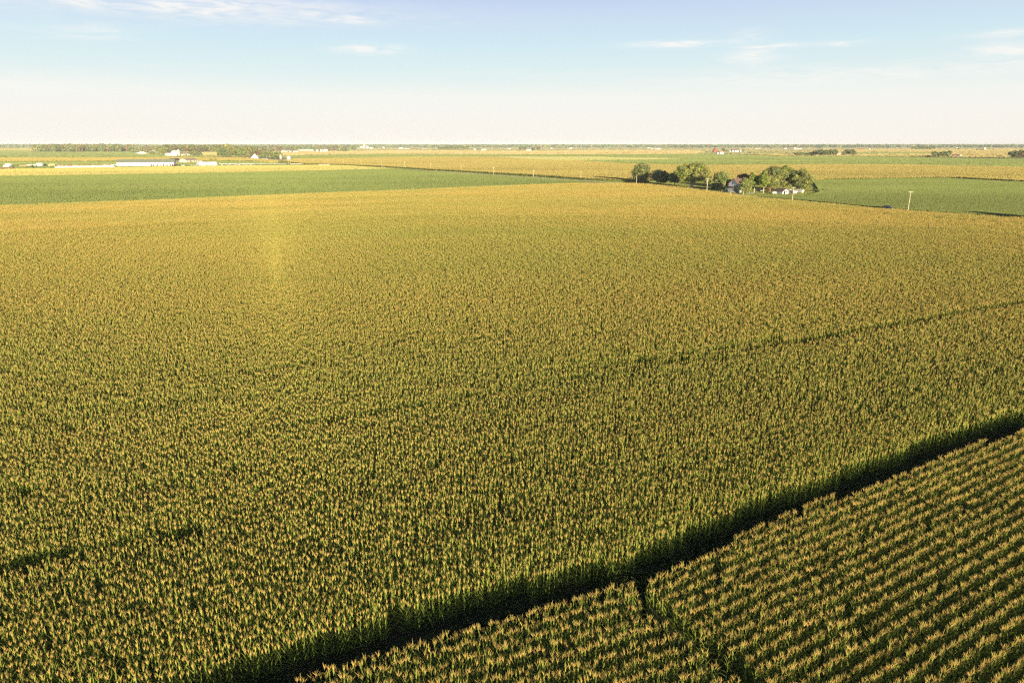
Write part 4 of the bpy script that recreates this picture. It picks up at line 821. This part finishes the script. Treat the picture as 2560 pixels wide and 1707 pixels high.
# implements behind the bag: each a small machine of its own
def implement(x0,x1,y,ty,label,m):
    root,L,Y=place('farm_implement',x0,y,x1,y,label,'farm implement','farm implements parked behind the long white bag'); h=max(zat(Y,ty),1.4)
    MB().box(0,L,.9,1.2,.7,.95).build('toolbar',M[m],root)
    n=max(2,int(L/.9)); q=MB()
    for i in range(n+1): q.tube((L*i/n,1.05,.9),(L*i/n,.2,.1),.06,.05,5)
    q.build('tine',M['galv'],root)
    MB().prism([(.2,1.0),(2.0,1.0),(2.3,h),(-.1,h)],L*.15,L*.85,'x').build('hopper',M[m],root)
    MB().tube((L/2,1,.8),(L/2,-1.6,.6),.07,.06,6).build('hitch',M[m],root); wheelset(root,(L*.1,L*.9),.6,1.6,.45,.25)
xx=143
for i in range(15):
    w=[8,7,9,8,10,7,8][i%7]; implement(xx,xx+w,416.6-.08*i,[413.2,412.6,413.4,412.2,413][i%5],['pinkish red','faded orange','pale tan','dull red','cream'][i%5]+' implement in the machinery row behind the long white bag',['pink','orange','hay','red','cream'][i%5]); xx+=w+1.4
# small white calf pens
rngp=random.Random(5)
hut=MB().prism([(0,0),(1.5,0),(1.5,1.15),(.75,1.45),(0,1.15)],0,2.0,'y'); hf=MB().box(.25,1.25,-.05,.0,.03,1.0)
hm=bpy.data.meshes.new('shell'); hm.from_pydata(hut.v,[],hut.f); hm.update(); hm.materials.append(M['plastic'])
hd=bpy.data.meshes.new('opening'); hd.from_pydata(hf.v,[],hf.f); hd.update(); hd.materials.append(M['dark'])
def hutch(px,py,lb,grp,s=1.0):
    X,Y=at(px,py); q=empty('calf_hutch',(X,Y,0),rngp.uniform(-.3,.3)); q.scale=(s,s,s); tag(q,lb,'calf hutch',grp); link('shell',hm,q); link('opening',hd,q)
for i in range(13): hutch(478+i*5.2,414.6+rngp.uniform(-1.2,1.0),'white calf hutch scattered in front of and left of the greenhouse','calf hutches around the greenhouse',.95)
for i in range(30): hutch(548+i*2.9,412.6+rngp.uniform(-.9,.9),'white calf hutch in the crowded rows right of the greenhouse','crowded calf hutches right of the greenhouse',1.15)
for i in range(22): hutch(635+i*3.7,411.2+rngp.uniform(-.3,.3)+(.0),'white calf hutch in the evenly spaced row by the grain bin','evenly spaced calf hutches by the grain bin',.8)
for i in range(9): hutch([255,259,264,268,272,277,281,285,289][i],[415.6,414.6,415.5,414.4,415.5,414.5,415.2,414.3,415.0][i],'white calf hutch packed at the left end of the long barn','calf hutches at the end of the long barn',1.3)
def fence(x0,y0,x1,y1,label,n,name='board_fence'):
    root,L,Y=place(name,x0,y0,x1,y1,label,'fence'); q=MB()
    for z in (.4,.8,1.2): q.box(0,L,-.03,.03,z,z+.14)
    q.build('rail',M['white'],root)
    for i in range(n+1): MB().box(L*i/n-.08,L*i/n+.08,.031,.2,0,1.45).build('post',M['white'],root)
fence(727,411.6,791,411.2,'long white board fence right of the grain bin',20)
fence(797,414,829,413.2,'short white board fence closest to the road line',12)
# vehicles
def car(px,py,label,L=4.7,m='carpaint',rz=0,pickup=False,z=0):
    X,Y=at(px,py,z); root=empty('parked_car' if not pickup else 'pickup_truck',(X,Y,0),rz); tag(root,label,'car' if not pickup else 'pickup truck')
    W_=1.85; 
    body=[(-L/2,.35),(L/2,.35),(L/2,.85),(L/2-.15,.98),(L*.22,1.05),(-L*.40,1.08),(-L/2,.95)]
    MB().prism(body,-W_/2,W_/2,'y').build('body',M[m],root)
    cab=[(-L*.38,1.0),(L*.20,1.0),(L*.06,1.68),(-L*.28,1.70)] if not pickup else [(-L*.08,1.0),(L*.24,1.0),(L*.13,1.78),(-L*.05,1.78)]
    c=MB().prism(cab,-W_/2+.1,W_/2-.1,'y').build('cabin',M[m],root)
    w=MB().prism([(a*.97-.01,1.05+(b-1.0)*.85) for a,b in cab],-W_/2+.07,W_/2-.07,'y').build('window',M['glass'],c)
    for x in (L*.31,-L*.31):
        for y in (-W_/2+.02,W_/2-.02):
            wh=MB().tube((x,y-.11,.35),(x,y+.11,.35),.35,.35,16).build('wheel',M['tyre'],root); MB().tube((x,y-.13,.35),(x,y+.13,.35),.2,.2,10).build('rim',M['galv'],wh)
    for y in (-.65,.65): MB().box(L/2-.02,L/2+.03,y-.2,y+.2,.62,.8).build('headlight',M['white'],root); 
    MB().box(L/2-.02,L/2+.05,-W_/2,W_/2,.38,.55).build('bumper',M['silver'],root)
    return root
car(2219.5,518.5,'dark grey car driving on the road behind the corn edge',5.0,'carpaint',R(-55),z=.9)
car(1899,478.5,'dark blue pickup truck with a pale front, parked in shade by the lawn trees',5.2,'carpaint',R(-80),True)
car(458,415.2,'white car parked on the track right of the long barn',4.8,'white',R(10))
car(662,400.9,'silver car parked in front of the low garage',4.8,'silver',R(5))
# propane tank and mailboxes
X,Y=at(1935.5,486); q=empty('propane_tank',(X,Y,0),R(8)); tag(q,'white propane tank with a dome on the lawn','propane tank')
MB().tube((-1.1,0,.95),(1.1,0,.95),.55,.55,16).tube((-1.1,0,.95),(-1.38,0,.95),.55,.25,16).tube((1.1,0,.95),(1.38,0,.95),.55,.25,16).build('tank',M['white'],q)
MB().lathe([(.2,0),(.22,.2),(.12,.35)],10,(0,0,1.48)).build('dome',M['white'],q)
for x in (-.8,.8): MB().box(x-.12,x+.12,-.4,.4,0,.55).build('leg',M['concrete'],q)
def mailbox(px,py,label,h=1.1):
    X,Y=at(px,py,0); q=empty('mailbox',(X,Y,0),R(20)); tag(q,label,'mailbox'); MB().box(-.07,.07,-.07,.07,0,h).build('post',M['white'],q)
    MB().prism([(-.13,0),(.13,0),(.13,.15),(.07,.26),(-.07,.26),(-.13,.15)],-.28,.28,'y').build('box',M['white'],q).location=(0,0,h)
mailbox(1826,488,'white mailbox on a post in front of the gabled house',1.5)
mailbox(1858,488,'cream mailbox post beside the driveway entrance',1.7)

root=empty('roadside_tree',(214,257,0)); tag(root,'roadside tree whose long shadow falls on the bean field at the right edge','tree')
link('crown',crown_mesh('crown',9,6,1.5,40,4500,.45,OLV,91),root); link('trunk',trunk_mesh('trunk',9,6,1.5,.25,91,M['bark']),root)
